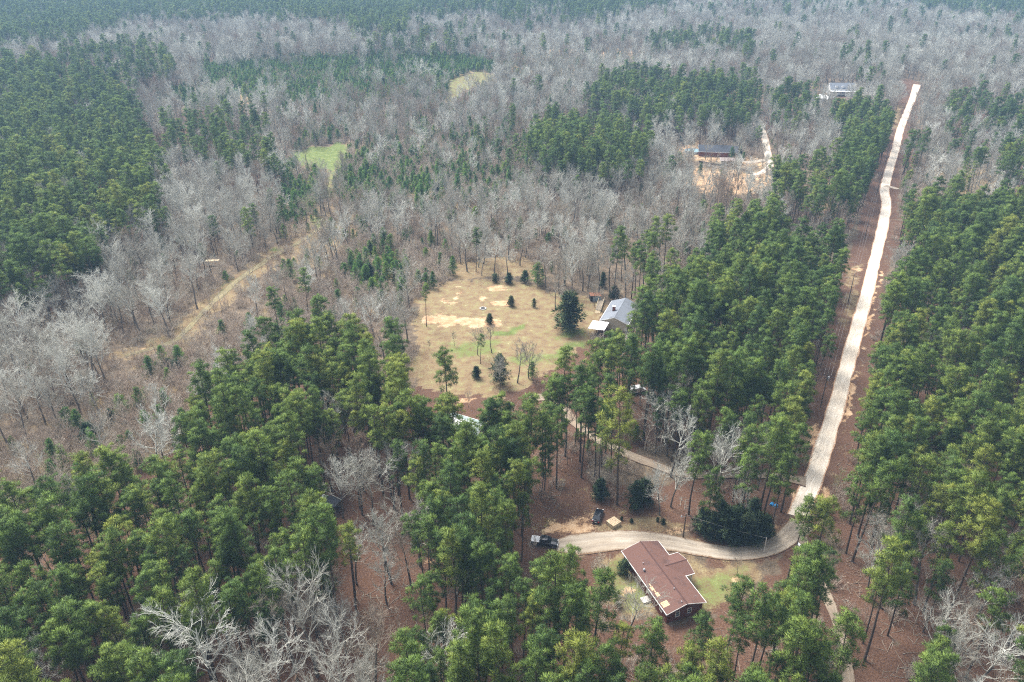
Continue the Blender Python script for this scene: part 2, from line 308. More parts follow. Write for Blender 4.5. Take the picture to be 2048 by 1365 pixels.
def pine(seed, H, base, rad, top=0.75, nb=48, gap=0.12, per=120):
    """tall pine: long bare stem, dead stubs, ascending limbs and needle clumps in a domed uneven crown"""
    R = np.random.default_rng(seed); segs = []; nb = int(nb * 0.68); lean = R.normal(0, 0.012, 2)
    st, _ = path((0, 0, -0.3), (lean[0], lean[1], 1), H * 0.98 + 0.3, 9, R, 0.018)
    r = np.linspace(0.27, 0.05, 10) * H / 24
    for i in range(9): segs.append((st[i], st[i + 1], r[i], r[i + 1]))
    zs = np.array([p[2] for p in st]); S = np.array(st)
    on = lambda z: np.array([np.interp(z, zs, S[:, 0]), np.interp(z, zs, S[:, 1]), z])
    cl, rd, sh, ow = [], [], [], []; lobes = R.uniform(0, 2 * math.pi, 3); la = R.uniform(0.55, 1.0, 3)
    for i in range(nb):
        t = ((i + R.uniform(0, 1)) / nb) ** 0.9; z = H * (base + (1 - base) * t)
        prof = math.sin(math.pi * min(1, (t * 0.80 + 0.18)) ** (1.0)) ** 0.7 if t < top else math.sqrt(max(0.02, 1 - ((t - top) / (1.03 - top)) ** 2)) * math.sin(math.pi * (top * 0.80 + 0.18)) ** 0.7
        ang = i * 2.399 + R.normal(0, 0.35); lob = 0.72 + 0.36 * max(math.cos(ang - l) * a for l, a in zip(lobes, la))
        L = rad * prof * lob * R.uniform(0.7, 1.15)
        if R.uniform() < gap: L *= 0.45
        el = 0.1 + 0.55 * t + R.normal(0, 0.12)
        p = on(z); d0 = np.array([math.cos(ang) * math.cos(el), math.sin(ang) * math.cos(el), math.sin(el)])
        pts, dd = path(p, d0, max(L, 0.5), 3, R, 0.14, 0.05)
        for a, b, q in zip(pts[:-1], pts[1:], (0.055, 0.04, 0.028)): segs.append((a, b, q, q * 0.7))
        k = 1 + int(L > 1.3) + int(L > 2.7)
        for j in range(k):
            f = 1 - 0.75 * j / max(1, k) - R.uniform(0, 0.1); q = pts[0] + (pts[-1] - pts[0]) * f + R.normal(0, 0.2 + 0.25 * j, 3) * np.array([1, 1, 0.5])
            cl.append(q); rd.append(R.uniform(0.75, 1.25) * (0.85 + 0.2 * (rad / 3.4))); sh.append(R.uniform()); ow.append(d0)
    for _ in range(7):
        a = R.uniform(0, 6.28); q = on(H * 0.985) + np.array([math.cos(a) * 0.5, math.sin(a) * 0.5, R.uniform(-0.5, 0.5)]); cl.append(q); rd.append(0.75); sh.append(R.uniform()); ow.append(np.array([0, 0, 1.0]))
    for _ in range(9):                      # dead stubs below the crown
        z = H * R.uniform(base * 0.6, base); a = R.uniform(0, 6.28); L = R.uniform(0.5, 1.8); p = on(z)
        segs.append((p, p + np.array([math.cos(a), math.sin(a), R.uniform(-0.2, 0.25)]) * L, 0.035, 0.015))
    V, F = tubes(segs, 5)
    return mesh('pine_trunk', V, F, 'pine_bark', smooth=True), crown_mesh('pine_crown', np.array(cl), np.array(rd), np.array(sh), R, per, 'pine_needles', np.array(ow), blade=(0.34, 0.62), width=(0.055, 0.10), up=0.42, flat=0.7)

def young(seed, H, rad, mat='young_needles', nb=34, per=30, shape=0.9, open_=0.04, rk=1.0, wob=(0.7, 1.25)):
    """young pine or cedar, leafy down to the grass"""
    R = np.random.default_rng(seed); segs = []
    st, _ = path((0, 0, -0.2), (0, 0, 1), H + 0.1, 4, R, 0.02)
    for i in range(4): segs.append((st[i], st[i + 1], 0.09 * (1 - i * 0.22) * H / 7, 0.09 * (1 - (i + 1) * 0.22) * H / 7))
    cl, rd, sh, ow = [], [], [], []
    for i in range(nb):
        t = ((i + R.uniform()) / nb); z = H * (open_ + (0.97 - open_) * t); ang = i * 2.399 + R.normal(0, 0.3)
        L = rad * (1 - t) ** shape * R.uniform(*wob) * (0.75 + 0.25 * min(1, t / 0.12)); d0 = np.array([math.cos(ang), math.sin(ang), 0.25 + 0.5 * t]); d0 /= np.linalg.norm(d0)
        segs.append(((0, 0, z), d0 * L + np.array([0, 0, z]), 0.025, 0.01))
        for j in range(3 if L > 0.9 else 2):
            f = 1 - 0.36 * j; cl.append(d0 * L * f + np.array([0, 0, z]) + R.normal(0, 0.12, 3)); rd.append(R.uniform(0.45, 0.72) * (0.55 + 0.45 * rad / 2.0) * rk); sh.append(R.uniform()); ow.append(d0)
    V, F = tubes(segs, 4)
    return mesh('young_trunk', V, F, 'pine_bark', smooth=True), crown_mesh('young_crown', np.array(cl), np.array(rd), np.array(sh), R, per, mat, np.array(ow), up=0.5)

def bare(seed, H, spread, fork=0.32, n1=12, n2=6, n3=5, n4=4, twig=0.026, thick=1.15, lift=0.10):
    """leafless broadleaf tree: forked stem, limbs, branches, twigs"""
    R = np.random.default_rng(seed); ts = []; bs = []; tw = []
    st, _ = path((0, 0, -0.3), (R.normal(0, .03), R.normal(0, .03), 1), H * 0.86, 8, R, 0.06)
    rr = np.linspace(0.24, 0.045, 9) * thick * H / 16
    for i in range(8): (ts if i < 5 else bs).append((st[i], st[i + 1], rr[i], rr[i + 1]))
    zs = np.array([p[2] for p in st]); S = np.array(st)
    def perp(d, ang, az):
        d = d / np.linalg.norm(d); a = np.cross(d, (0.13, 0.27, 0.9)); a /= np.linalg.norm(a); b = np.cross(d, a)
        return d * math.cos(ang) + (a * math.cos(az) + b * math.sin(az)) * math.sin(ang)
    for i in range(n1):
        t = (i + R.uniform(0, 0.9)) / n1; z = H * (fork + (0.82 - fork) * t); p = np.array([np.interp(z, zs, S[:, 0]), np.interp(z, zs, S[:, 1]), z])
        az = i * 2.399 + R.normal(0, 0.3); el = 0.55 + 0.55 * t + R.normal(0, 0.1)
        L1 = spread * (1.15 - 0.55 * t) * R.uniform(0.8, 1.15) / max(0.55, math.cos(el) + 0.12); L1 = min(L1, H * 0.97 - z * 0.9) if H * 0.97 - z * 0.9 > 1 else 1.0
        d = np.array([math.cos(az) * math.cos(el), math.sin(az) * math.cos(el), math.sin(el)])
        p1, d1 = path(p, d, L1, 4, R, 0.13, lift); r1 = (0.085 - 0.04 * t) * thick * H / 16
        for k in range(4): bs.append((p1[k], p1[k + 1], r1 * (1 - 0.2 * k), r1 * (1 - 0.2 * (k + 1))))
        for j in range(n2):
            f = 0.28 + 0.72 * (j + R.uniform(0.3, 1)) / n2; k = min(3, int(f * 4)); q = p1[k] + (p1[k + 1] - p1[k]) * (f * 4 - k if f < 1 else 1)
            dj = perp(p1[k + 1] - p1[k], R.uniform(0.4, 0.85), R.uniform(0, 6.28)); L2 = L1 * R.uniform(0.28, 0.46)
            p2, d2 = path(q, dj, L2, 3, R, 0.16, lift * 1.3); r2 = r1 * 0.5
            for k2 in range(3): bs.append((p2[k2], p2[k2 + 1], r2 * (1 - 0.22 * k2), r2 * (1 - 0.22 * (k2 + 1))))
            for m in range(n3):
                g = 0.2 + 0.8 * (m + R.uniform(0.2, 1)) / n3; k2 = min(2, int(g * 3)); q3 = p2[k2] + (p2[k2 + 1] - p2[k2]) * (g * 3 - k2 if g < 1 else 1)
                dm = perp(p2[k2 + 1] - p2[k2], R.uniform(0.35, 0.8), R.uniform(0, 6.28)); L3 = L2 * R.uniform(0.4, 0.65) + 0.25
                p3, d3 = path(q3, dm, L3, 2, R, 0.2, lift * 1.5)
                for k3 in range(2): tw.append((p3[k3], p3[k3 + 1], twig * 0.9, twig * 0.55))
                for _ in range(n4):
                    h = R.uniform(0.25, 1.0); q4 = p3[0] + (p3[2] - p3[0]) * h; d4 = perp(p3[2] - p3[0], R.uniform(0.3, 0.8), R.uniform(0, 6.28)); d4[2] += 0.2
                    tw.append((q4, q4 + d4 / np.linalg.norm(d4) * R.uniform(0.45, 0.95), twig * 0.6, twig * 0.2))
    Vt, Ft = tubes(ts, 6); Vb, Fb = tubes(bs, 4); Vw, Fw = tubes(tw, 3)
    return mesh('bare_trunk', Vt, Ft, 'grey_bark', smooth=True), mesh('bare_crown', np.concatenate([Vb, Vw]), np.concatenate([Fb, Fw + len(Vb)]), 'bare_twigs')

def brush(seed, H, n=22, spread=1.5):
    """a clump of leafless saplings and briars"""
    R = np.random.default_rng(seed); sg = []
    for i in range(n):
        a = R.uniform(0, 6.28); r = spread * math.sqrt(R.uniform()); p = np.array([math.cos(a) * r, math.sin(a) * r, -0.1]); h = H * R.uniform(0.5, 1.0)
        pts, _ = path(p, (math.cos(a) * 0.25 + R.normal(0, .12), math.sin(a) * 0.25 + R.normal(0, .12), 1), h, 3, R, 0.1)
        for k in range(3): sg.append((pts[k], pts[k + 1], 0.042 - 0.009 * k, 0.033 - 0.009 * k))
        for _ in range(9):
            f = R.uniform(0.25, 1); k = min(2, int(f * 3)); q = pts[k] + (pts[k + 1] - pts[k]) * (f * 3 - k); d = R.normal(0, 0.6, 3); d[2] = abs(d[2]) + 0.5
            sg.append((q, q + d / np.linalg.norm(d) * R.uniform(0.5, 1.3), 0.026, 0.012))
    V, F = tubes(sg, 3); return mesh('brush', V, F, 'brush_twigs')

def joined(name, a, b):
    """stem and crown as one mesh, for the parts of the wood that are stuff"""
    va = np.empty(len(a.vertices) * 3, np.float32); a.vertices.foreach_get('co', va); vb = np.empty(len(b.vertices) * 3, np.float32); b.vertices.foreach_get('co', vb)
    bm = bmesh.new(); bm.from_mesh(a); bm.from_mesh(b); n = len(a.polygons); me = bpy.data.meshes.new(name); bm.to_mesh(me); bm.free()
    me.materials.clear(); me.materials.append(a.materials[0]); me.materials.append(b.materials[0])
    mi = np.zeros(len(me.polygons), np.int32); mi[n:] = 1; me.polygons.foreach_set('material_index', mi)
    return me
PINES = [pine(11, 25, .56, 3.5), pine(12, 27, .58, 3.9, nb=54), pine(13, 23, .52, 3.1, nb=44), pine(14, 26, .62, 3.7, nb=44, gap=.2), pine(15, 24, .48, 3.3, nb=52, top=.66),
         pine(16, 28, .60, 4.3, nb=58, gap=.18), pine(17, 22, .55, 2.7, nb=38), pine(18, 25, .50, 3.6, nb=56, top=.6, gap=.16), pine(19, 24, .66, 3.0, nb=34), pine(20, 26, .54, 4.0, nb=50, gap=.25), pine(21, 25, .60, 3.0, nb=30, gap=.35, per=90), pine(22, 21, .40, 3.3, nb=54, top=.55), pine(23, 27, .50, 3.0, nb=62, gap=.2)]
PINE_H = [25, 27, 23, 26, 24, 28, 22, 25, 24, 26, 25, 21, 27]
PINE_LOOK = ['rounded crown', 'broad domed crown', 'compact crown', 'ragged open crown', 'deep crown', 'spreading crown', 'narrow crown', 'tapered crown', 'high tufted crown', 'gappy uneven crown', 'thin sparse crown', 'low full crown', 'columnar crown']
YOUNGS = [young(31, 6.5, 2.1), young(32, 8.0, 2.4, nb=40, shape=.75), young(33, 5.0, 1.9, nb=28), young(34, 7.0, 2.6, nb=40, shape=.65), young(35, 9.0, 2.6, nb=46, shape=.8)]
YOUNG_H = [6.5, 8, 5, 7, 9.5]
CEDARS = [young(41, 5.0, 1.9, 'dark_leaves', nb=44, per=34, shape=.55, open_=.02, wob=(.6, 1.2), rk=1.4), young(42, 7.5, 2.4, 'dark_leaves', nb=56, per=34, shape=.6, open_=.02, wob=(.45, 1.35)), young(43, 3.0, 1.5, 'dark_leaves', nb=34, per=34, shape=.4, open_=.02)]
BARES = [bare(51, 17, 4.6), bare(52, 19, 5.0, n1=12), bare(53, 15, 4.8, fork=.26), bare(54, 18, 3.6, fork=.42, lift=.16), bare(55, 16, 5.4, fork=.3, n1=12, lift=.06), bare(56, 20, 4.2, fork=.45, n1=10, lift=.14), bare(57, 14, 4.0, fork=.24)]
BARE_H = [17, 19, 15, 18, 16, 20, 14]
BARE_LOOK = ['fine twigs', 'spreading crown', 'forking limbs', 'upswept crown', 'flat crown', 'narrow crown', 'bushy crown']
def sapling(seed, H, sp):
    a, b = bare(seed, H, sp, fork=.22, n1=9, n2=3, n3=3, n4=2, twig=.02, thick=1.3, lift=.14); a.materials[0] = MATS['brush_twigs']; b.materials[0] = MATS['brush_twigs']; return joined('sapling', a, b)
BRUSH = [sapling(66, 6.0, 1.4), sapling(67, 7.5, 1.7), sapling(68, 5.0, 1.3), brush(61, 3.2), brush(62, 4.4, 24), brush(63, 2.2, 28, 1.7), brush(64, 5.5, 18, 1.3)]

def scatter(name, meshes, pts, idx, rot, scl, tint, label, cat):
    """what nobody could count: one object that sets the shapes above on its points"""
    col = bpy.data.collections.new(name + '_shapes')
    for i, m in enumerate(meshes): col.objects.link(bpy.data.objects.new('%s_shape_%02d' % (name, i), m))
    me = bpy.data.meshes.new(name); me.vertices.add(len(pts)); me.vertices.foreach_set('co', np.asarray(pts, np.float32).ravel())
    for k, ty, v in (('pick', 'INT', idx), ('turn', 'FLOAT', rot), ('size', 'FLOAT', scl), ('tint', 'FLOAT', tint)):
        a = me.attributes.new(k, ty, 'POINT'); a.data.foreach_set('value', np.asarray(v, np.int32 if ty == 'INT' else np.float32))
    o = obj(name, me); g = bpy.data.node_groups.new(name, 'GeometryNodeTree')
    g.interface.new_socket('Geometry', in_out='INPUT', socket_type='NodeSocketGeometry'); g.interface.new_socket('Geometry', in_out='OUTPUT', socket_type='NodeSocketGeometry')
    n = g.nodes; gi = n.new('NodeGroupInput'); go = n.new('NodeGroupOutput'); ip = n.new('GeometryNodeInstanceOnPoints'); ci = n.new('GeometryNodeCollectionInfo')
    ci.inputs['Collection'].default_value = col; ci.inputs['Separate Children'].default_value = True; ci.inputs['Reset Children'].default_value = True; ip.inputs['Pick Instance'].default_value = True
    def attr(nm, dt):
        a = n.new('GeometryNodeInputNamedAttribute'); a.data_type = dt; a.inputs['Name'].default_value = nm; return a.outputs['Attribute']
    cx = n.new('ShaderNodeCombineXYZ'); g.links.new(attr('turn', 'FLOAT'), cx.inputs[2])
    g.links.new(gi.outputs[0], ip.inputs['Points']); g.links.new(ci.outputs[0], ip.inputs['Instance']); g.links.new(attr('pick', 'INT'), ip.inputs['Instance Index'])
    g.links.new(cx.outputs[0], ip.inputs['Rotation']); g.links.new(attr('size', 'FLOAT'), ip.inputs['Scale']); g.links.new(ip.outputs[0], go.inputs[0])
    o.modifiers.new('scatter', 'NODES').node_group = g
    return tag(o, label, cat, kind='stuff')

# ------------------------------------------------------------------ the map: what grows where, drawn over the photograph's own pixels and carried to the ground
# spacing in metres: P tall pine, D leafless tree, Y young pine, B brush; ground: l pine straw, w leaf litter, b dry brush grass, o open
R_ = []
def reg(poly, g, **k): R_.append((poly, g, k))
reg([(-400, -400), (2500, -400), (2500, 2600), (-400, 2600)], 'w', D=9.0, P=60, B=3.6, Y=15)
reg([(-400, -400), (2500, -400), (2500, 330), (1850, 300), (1500, 250), (900, 240), (560, 260), (-400, 200)], 'w', D=6.8, P=40)
reg([(-400, -400), (2500, -400), (2500, 8), (1330, 8), (1150, 42), (1050, 48), (990, 20), (830, 30), (800, 62), (705, 62), (690, 36), (520, 32), (400, 36), (280, 32), (220, 50), (150, 72), (70, 85), (-400, 95)], 'l', P=6.6, D=14)
reg([(1330, -400), (1820, -400), (1830, 12), (1600, 30), (1340, 20)], 'w', D=7, P=22)
reg([(1040, 10), (1130, 8), (1130, 50), (1040, 48)], 'w', D=8, P=14)
reg([(1830, -400), (2500, -400), (2500, 25), (1960, 22), (1840, 14)], 'l', P=8, D=16)
reg([(1980, 45), (2048, 60), (2048, 82), (1950, 72)], 'w', D=8, P=20)
reg([(700, 60), (1000, 45), (1060, 95), (850, 105), (700, 100)], 'w', D=7, P=18)
reg([(130, 100), (270, 88), (345, 100), (350, 150), (200, 168), (120, 150)], 'l', P=8.5, D=12)
reg([(-400, 130), (60, 118), (120, 125), (180, 150), (258, 185), (286, 225), (290, 270), (325, 305), (320, 360), (307, 393), (325, 417), (265, 446), (248, 468), (200, 492), (188, 522), (140, 550), (60, 575), (-400, 610)], 'l', P=5.7, D=15)
reg([(330, 240), (430, 200), (480, 222), (545, 255), (570, 300), (560, 335), (480, 345), (420, 330), (340, 300)], 'l', P=9, D=10)
reg([(340, 300), (560, 340), (600, 420), (520, 500), (330, 440), (325, 380)], 'w', D=7, P=26, B=6)
reg([(390, 130), (560, 115), (700, 108), (860, 102), (1010, 120), (960, 165), (860, 182), (740, 198), (640, 205), (520, 202), (400, 165)], 'b', Y=3.6, D=26, B=4)
reg([(1000, 105), (1300, 100), (1310, 130), (1150, 150), (1000, 160)], 'b', Y=8, D=10, B=6)
reg([(290, 178), (400, 172), (485, 196), (480, 226), (400, 216), (300, 200)], 'b', Y=4.5, D=14, B=6)
reg([(560, 205), (740, 200), (960, 170), (1180, 190), (1180, 235), (1070, 245), (950, 240), (900, 300), (760, 285), (700, 280), (580, 300)], 'w', D=10.0, Y=8, B=3)
reg([(700, 300), (900, 270), (1075, 250), (1080, 340), (1100, 380), (900, 420), (700, 400), (690, 345)], 'b', Y=5.2, B=2.8, D=17)
reg([(920, 250), (1080, 240), (1080, 310), (940, 300)], 'w', P=15, Y=7, D=14, B=4)
reg([(1300, 75), (1360, 62), (1450, 66), (1512, 82), (1505, 105), (1450, 100), (1380, 96), (1310, 96)], 'l', P=8, D=16)
reg([(1780, 62), (1850, 55), (2048, 78), (2500, 80), (2500, 108), (2048, 102), (1900, 90), (1790, 84)], 'w', D=9, Y=7, B=8)
reg([(1600, 45), (1760, 40), (1780, 60), (1620, 62)], 'w', D=8, Y=11)
reg([(1075, 245), (1130, 235), (1200, 240), (1290, 245), (1302, 285), (1285, 325), (1200, 338), (1090, 332), (1068, 290)], 'l', P=5.8, D=20)
reg([(1175, 190), (1200, 160), (1290, 148), (1340, 158), (1420, 163), (1480, 158), (1522, 175), (1528, 212), (1500, 238), (1400, 240), (1300, 236), (1250, 216), (1180, 206)], 'l', P=6.0, D=22)
reg([(1530, 190), (1580, 174), (1640, 172), (1648, 215), (1600, 240), (1590, 258), (1540, 228)], 'l', P=7.5, D=20)
reg([(1655, 215), (1700, 203), (1760, 204), (1785, 228), (1788, 270), (1768, 330), (1752, 350), (1738, 395), (1700, 412), (1650, 420), (1600, 405), (1550, 385), (1545, 345), (1580, 330), (1640, 335), (1690, 300), (1690, 250)], 'l', P=5.8, D=22)
reg([(1800, 230), (1845, 235), (1850, 300), (1830, 330), (1805, 350), (1802, 280)], 'l', P=10, D=11)
reg([(1885, 215), (1930, 192), (2000, 205), (2500, 200), (2500, 262), (1960, 268), (1900, 256)], 'l', P=8, D=16)
reg([(1900, 292), (1975, 295), (1975, 345), (1910, 345)], 'l', P=9, D=14)
reg([(2005, 290), (2500, 280), (2500, 420), (2030, 400), (2000, 350)], 'l', P=8, D=18)
reg([(1850, 330), (2010, 345), (2030, 400), (1850, 400)], 'b', D=11, P=30, B=7)
reg([(1800, 400), (1850, 405), (1900, 398), (1960, 405), (2500, 420), (2500, 1110), (1960, 1110), (1900, 1085), (1840, 1065), (1700, 1005), (1672, 965), (1690, 900), (1712, 820), (1730, 740), (1752, 660), (1768, 600), (1778, 560), (1795, 480)], 'l', P=4.9, D=20, B=9)
reg([(1770, 475), (1840, 470), (1850, 535), (1790, 555), (1765, 540)], 'w', D=7)
reg([(1780, 612), (1870, 600), (1880, 640), (1790, 665)], 'w', D=9, P=12)
reg([(1900, 640), (1960, 640), (1960, 690), (1900, 690)], 'w', D=9, P=12)
reg([(1185, 465), (1330, 455), (1340, 560), (1290, 596), (1190, 560)], 'w', P=9.5, D=10, B=9)
reg([(1340, 555), (1400, 500), (1440, 465), (1500, 432), (1560, 450), (1640, 490), (1700, 482), (1703, 520), (1690, 585), (1668, 640), (1650, 720), (1628, 800), (1612, 870), (1596, 945), (1560, 985), (1500, 960), (1475, 905), (1420, 880), (1400, 840), (1310, 815), (1240, 830), (1180, 860), (1130, 840), (1060, 800), (1040, 745), (1110, 718), (1175, 690), (1225, 660), (1262, 640), (1262, 604), (1300, 590)], 'l', P=4.7, D=24, B=9)
reg([(1650, 215), (1690, 250), (1690, 300), (1640, 335), (1595, 300), (1600, 245)], 'w', D=6.5)
reg([(-400, 900), (60, 880), (200, 800), (300, 725), (350, 690), (500, 640), (600, 570), (640, 550), (700, 480), (800, 480), (910, 520), (900, 555), (850, 560), (800, 610), (720, 640), (700, 668), (560, 680), (480, 715), (420, 790), (370, 870), (260, 950), (150, 985), (60, 1030), (-400, 1120)], 'b', B=2.0, Y=8.5, D=30)
reg([(560, 300), (760, 285), (900, 300), (1075, 345), (1110, 375), (900, 425), (760, 400), (640, 430), (560, 380)], 'b', B=2.4, Y=5.0, D=19)
reg([(560, 400), (700, 390), (720, 470), (640, 540), (560, 520)], 'b', B=3.5, D=9, Y=10)
reg([(700, 505), (780, 480), (815, 530), (810, 575), (740, 580), (700, 550)], 'b', Y=3.6, B=4)
reg([(565, 375), (625, 370), (625, 430), (570, 440)], 'b', Y=3.6, B=5)
reg([(665, 345), (765, 340), (765, 385), (670, 390)], 'b', Y=3.6, B=5)
reg([(800, 355), (880, 350), (885, 400), (815, 402)], 'b', Y=3.8, B=5)
reg([(-400, 600), (60, 590), (150, 560), (230, 500), (330, 440), (520, 490), (560, 520), (500, 560), (420, 620), (340, 680), (250, 760), (100, 850), (-400, 900)], 'w', D=8.0, B=3.0, Y=20)
reg([(640, 680), (700, 655), (760, 630), (830, 640), (838, 700), (800, 715), (720, 690)], 'w', D=6, B=6)
reg([(-400, 1120), (60, 1030), (150, 985), (260, 950), (330, 905), (372, 870), (410, 800), (450, 765), (485, 722), (560, 682), (640, 665), (720, 682), (800, 722), (850, 768), (890, 735), (940, 758), (1000, 768), (1062, 762), (1110, 745), (1180, 800), (1180, 850), (1125, 872), (1112, 960), (1100, 1035), (1052, 1052), (1052, 1100), (1120, 1120), (1190, 1125), (1222, 1180), (1245, 1225), (1325, 1255), (1420, 1245), (1470, 1195), (1510, 1140), (1580, 1110), (1570, 1060), (1600, 1020), (1665, 1060), (1690, 1140), (1690, 2600), (-400, 2600)], 'l', P=4.6, D=30, B=8)
reg([(635, 895), (710, 870), (790, 890), (800, 990), (830, 1010), (830, 1110), (810, 1180), (730, 1160), (690, 1080), (690, 1000), (640, 985)], 'l', D=8)
reg([(545, 1185), (640, 1150), (700, 1170), (790, 1180), (800, 1300), (790, 2600), (330, 2600), (360, 1290), (470, 1250), (540, 1260)], 'l', D=8.5)
reg([(1690, 1060), (1840, 1065), (1900, 1100), (1910, 1180), (1850, 1210), (1760, 1200), (1690, 1180)], 'l', P=6.0, D=16, B=7)
reg([(1690, 1040), (1790, 1050), (1800, 1125), (1700, 1125)], 'l', D=8.5)
reg([(1690, 1180), (1760, 1200), (1850, 1215), (1830, 1300), (1790, 2600), (1680, 2600)], 'l', P=22, B=9)
reg([(1830, 1180), (1920, 1150), (2500, 1160), (2500, 2600), (1800, 2600), (1830, 1300)], 'l', D=8.5, P=10, B=6)
reg([(1300, 900), (1400, 880), (1480, 905), (1590, 950), (1600, 1005), (1570, 1035), (1500, 1025), (1400, 1018), (1310, 990)], 'l', P=6.4, D=13, B=7)
reg([(1840, 1060), (2500, 1080), (2500, 1180), (1920, 1170), (1880, 1130)], 'l', P=6.0, D=15)
# open ground
OPEN = []
def opn(poly, g, **k): reg(poly, g, **k); OPEN.append(poly)
opn([(900, 160), (955, 143), (992, 150), (985, 166), (932, 180), (905, 205), (890, 215), (893, 195)], 'F')
opn([(583, 306), (640, 292), (690, 287), (699, 300), (692, 330), (665, 345), (612, 332), (590, 325)], 'G')
opn([(700, 296), (745, 284), (752, 290), (706, 306)], 's')
opn([(655, 343), (672, 343), (668, 385), (650, 392)], 'F')
opn([(470, 190), (505, 188), (510, 205), (485, 215)], 's')
opn([(1080, 100), (1285, 106), (1285, 112), (1080, 108)], 's')
opn([(838, 600), (880, 570), (960, 560), (1070, 574), (1105, 585), (1170, 592), (1225, 598), (1212, 615), (1190, 660), (1165, 690), (1150, 722), (1090, 745), (1040, 785), (985, 800), (920, 792), (850, 782), (818, 752), (838, 690), (828, 640)], 'L')
opn([(910, 522), (985, 512), (1080, 520), (1085, 555), (980, 552), (900, 556)], 'b')
opn([(1135, 575), (1180, 568), (1225, 575), (1225, 600), (1170, 596), (1135, 590)], 'l')
opn([(1350, 292), (1400, 288), (1440, 300), (1500, 316), (1545, 320), (1540, 335), (1450, 330), (1370, 318)], 'S')
opn([(1385, 336), (1470, 340), (1545, 348), (1540, 380), (1480, 392), (1400, 388), (1380, 360)], 'S', D=15)
opn([(1120, 1012), (1122, 925), (1180, 950), (1205, 1000), (1290, 1012), (1345, 1020), (1372, 1062), (1440, 1085), (1540, 1092), (1590, 1060), (1600, 1100), (1570, 1112), (1510, 1132), (1480, 1190), (1445, 1225), (1330, 1248), (1240, 1205), (1215, 1130), (1190, 1120), (1110, 1105), (1060, 1095), (1060, 1062)], 'h')
opn([(1180, 868), (1260, 895), (1300, 900), (1350, 925), (1350, 950), (1300, 938), (1180, 905)], 'l', D=26)
CORR = [(225, 706), (340, 672), (420, 588), (512, 516), (600, 468), (655, 432), (672, 447), (618, 486), (532, 545), (448, 615), (362, 692), (230, 726)]
opn(CORR, 'b', B=4.2)
opn([(905, 832), (965, 826), (965, 862), (905, 868)], 'l')
opn([(1255, 775), (1290, 772), (1292, 790), (1258, 792)], 'l')
opn([(1628, 165), (1725, 160), (1735, 196), (1640, 206)], 'l', D=40)
# the road's open strip, wider than the road: pale sand with red verges and a power line on the left
opn([(1805, 160), (1852, 165), (1822, 255), (1800, 330), (1797, 420), (1780, 520), (1762, 610), (1735, 730), (1712, 830), (1690, 910), (1665, 985), (1640, 1020), (1575, 1020), (1600, 945), (1622, 850), (1638, 760), (1660, 680), (1680, 590), (1702, 500), (1725, 425), (1752, 360), (1778, 290), (1795, 225)], 'v')
GW, GH = 725, 760; GX0, GY0 = -400, -400                     # 4-pixel raster of the map
gx, gy = np.meshgrid(GX0 + 2 + 4 * np.arange(GW), GY0 + 2 + 4 * np.arange(GH))
RID = np.zeros((GH, GW), np.int16)
for i, (poly, g, k) in enumerate(R_): RID[inpoly(gx, gy, poly)] = i
def region(px, py, jit=0):
    if jit: px = px + rng.normal(0, jit, np.shape(px)); py = py + rng.normal(0, jit, np.shape(px))
    return RID[np.clip(((np.asarray(py) - GY0) / 4).astype(int), 0, GH - 1), np.clip(((np.asarray(px) - GX0) / 4).astype(int), 0, GW - 1)]

# ------------------------------------------------------------------ roads, drives and tracks
def spline(pts, step=2.0):
    P = np.array(pts, float); out = []
    Q = np.vstack([2 * P[0] - P[1], P, 2 * P[-1] - P[-2]])
    for i in range(1, len(Q) - 2):
        p0, p1, p2, p3 = Q[i - 1], Q[i], Q[i + 1], Q[i + 2]; n = max(1, int(np.linalg.norm((p2 - p1)[:2]) / step))
        for k in range(n):
            t = k / n; out.append(0.5 * (2 * p1 + (p2 - p0) * t + (2 * p0 - 5 * p1 + 4 * p2 - p3) * t * t + (3 * p1 - p0 - 3 * p2 + p3) * t ** 3))
    out.append(P[-1]); return np.array(out)
STRIPS = []
def strip(name, px, width, mat, lift, seed, rag=0.16):
    R = np.random.default_rng(seed); ws = width if isinstance(width, (list, tuple)) else [width] * len(px)
    pts = [(*at(x, y).xy, wd) for (x, y), wd in zip(px, ws)]; c = spline(pts); STRIPS.append(c)
    d = np.gradient(c[:, :2], axis=0); d /= np.linalg.norm(d, axis=1)[:, None]; nrm = np.stack([-d[:, 1], d[:, 0]], 1)
    n = len(c); K = 9; run = np.concatenate([[0], np.cumsum(np.linalg.norm(np.diff(c[:, :2], axis=0), axis=1))])
    e = R.normal(0, rag, (n, 2)); e = (e + np.roll(e, 1, 0) + np.roll(e, -1, 0)) / 1.9
    V, uv = [], []
    for i in range(n):
        for k in range(K):
            u = k / (K - 1); h = c[i, 2] / 2; off = (1 - 2 * u) * h + (e[i, 0] if k == 0 else -e[i, 1] if k == K - 1 else 0)
            x, y = c[i, :2] + nrm[i] * off; crown_ = 0.06 * (1 - (2 * u - 1) ** 2) - 0.03 * math.exp(-((abs(u - .5) - .19) / .06) ** 2)
            V.append((x, y, float(hgt(x, y)) + lift + crown_)); uv.append((u, run[i]))
    F = np.array([(i * K + k, i * K + k + 1, (i + 1) * K + k + 1, (i + 1) * K + k) for i in range(n - 1) for k in range(K - 1)])[:, ::-1]
    me = mesh(name, V, F, mat, smooth=True); l = me.uv_layers.new(name='UVMap'); li = np.empty(len(me.loops), np.int32); me.loops.foreach_get('vertex_index', li)
    l.data.foreach_set('uv', np.array(uv, np.float32)[li].ravel()); me.uv_layers.active = l
    return tag(obj(name, me), kind='structure')
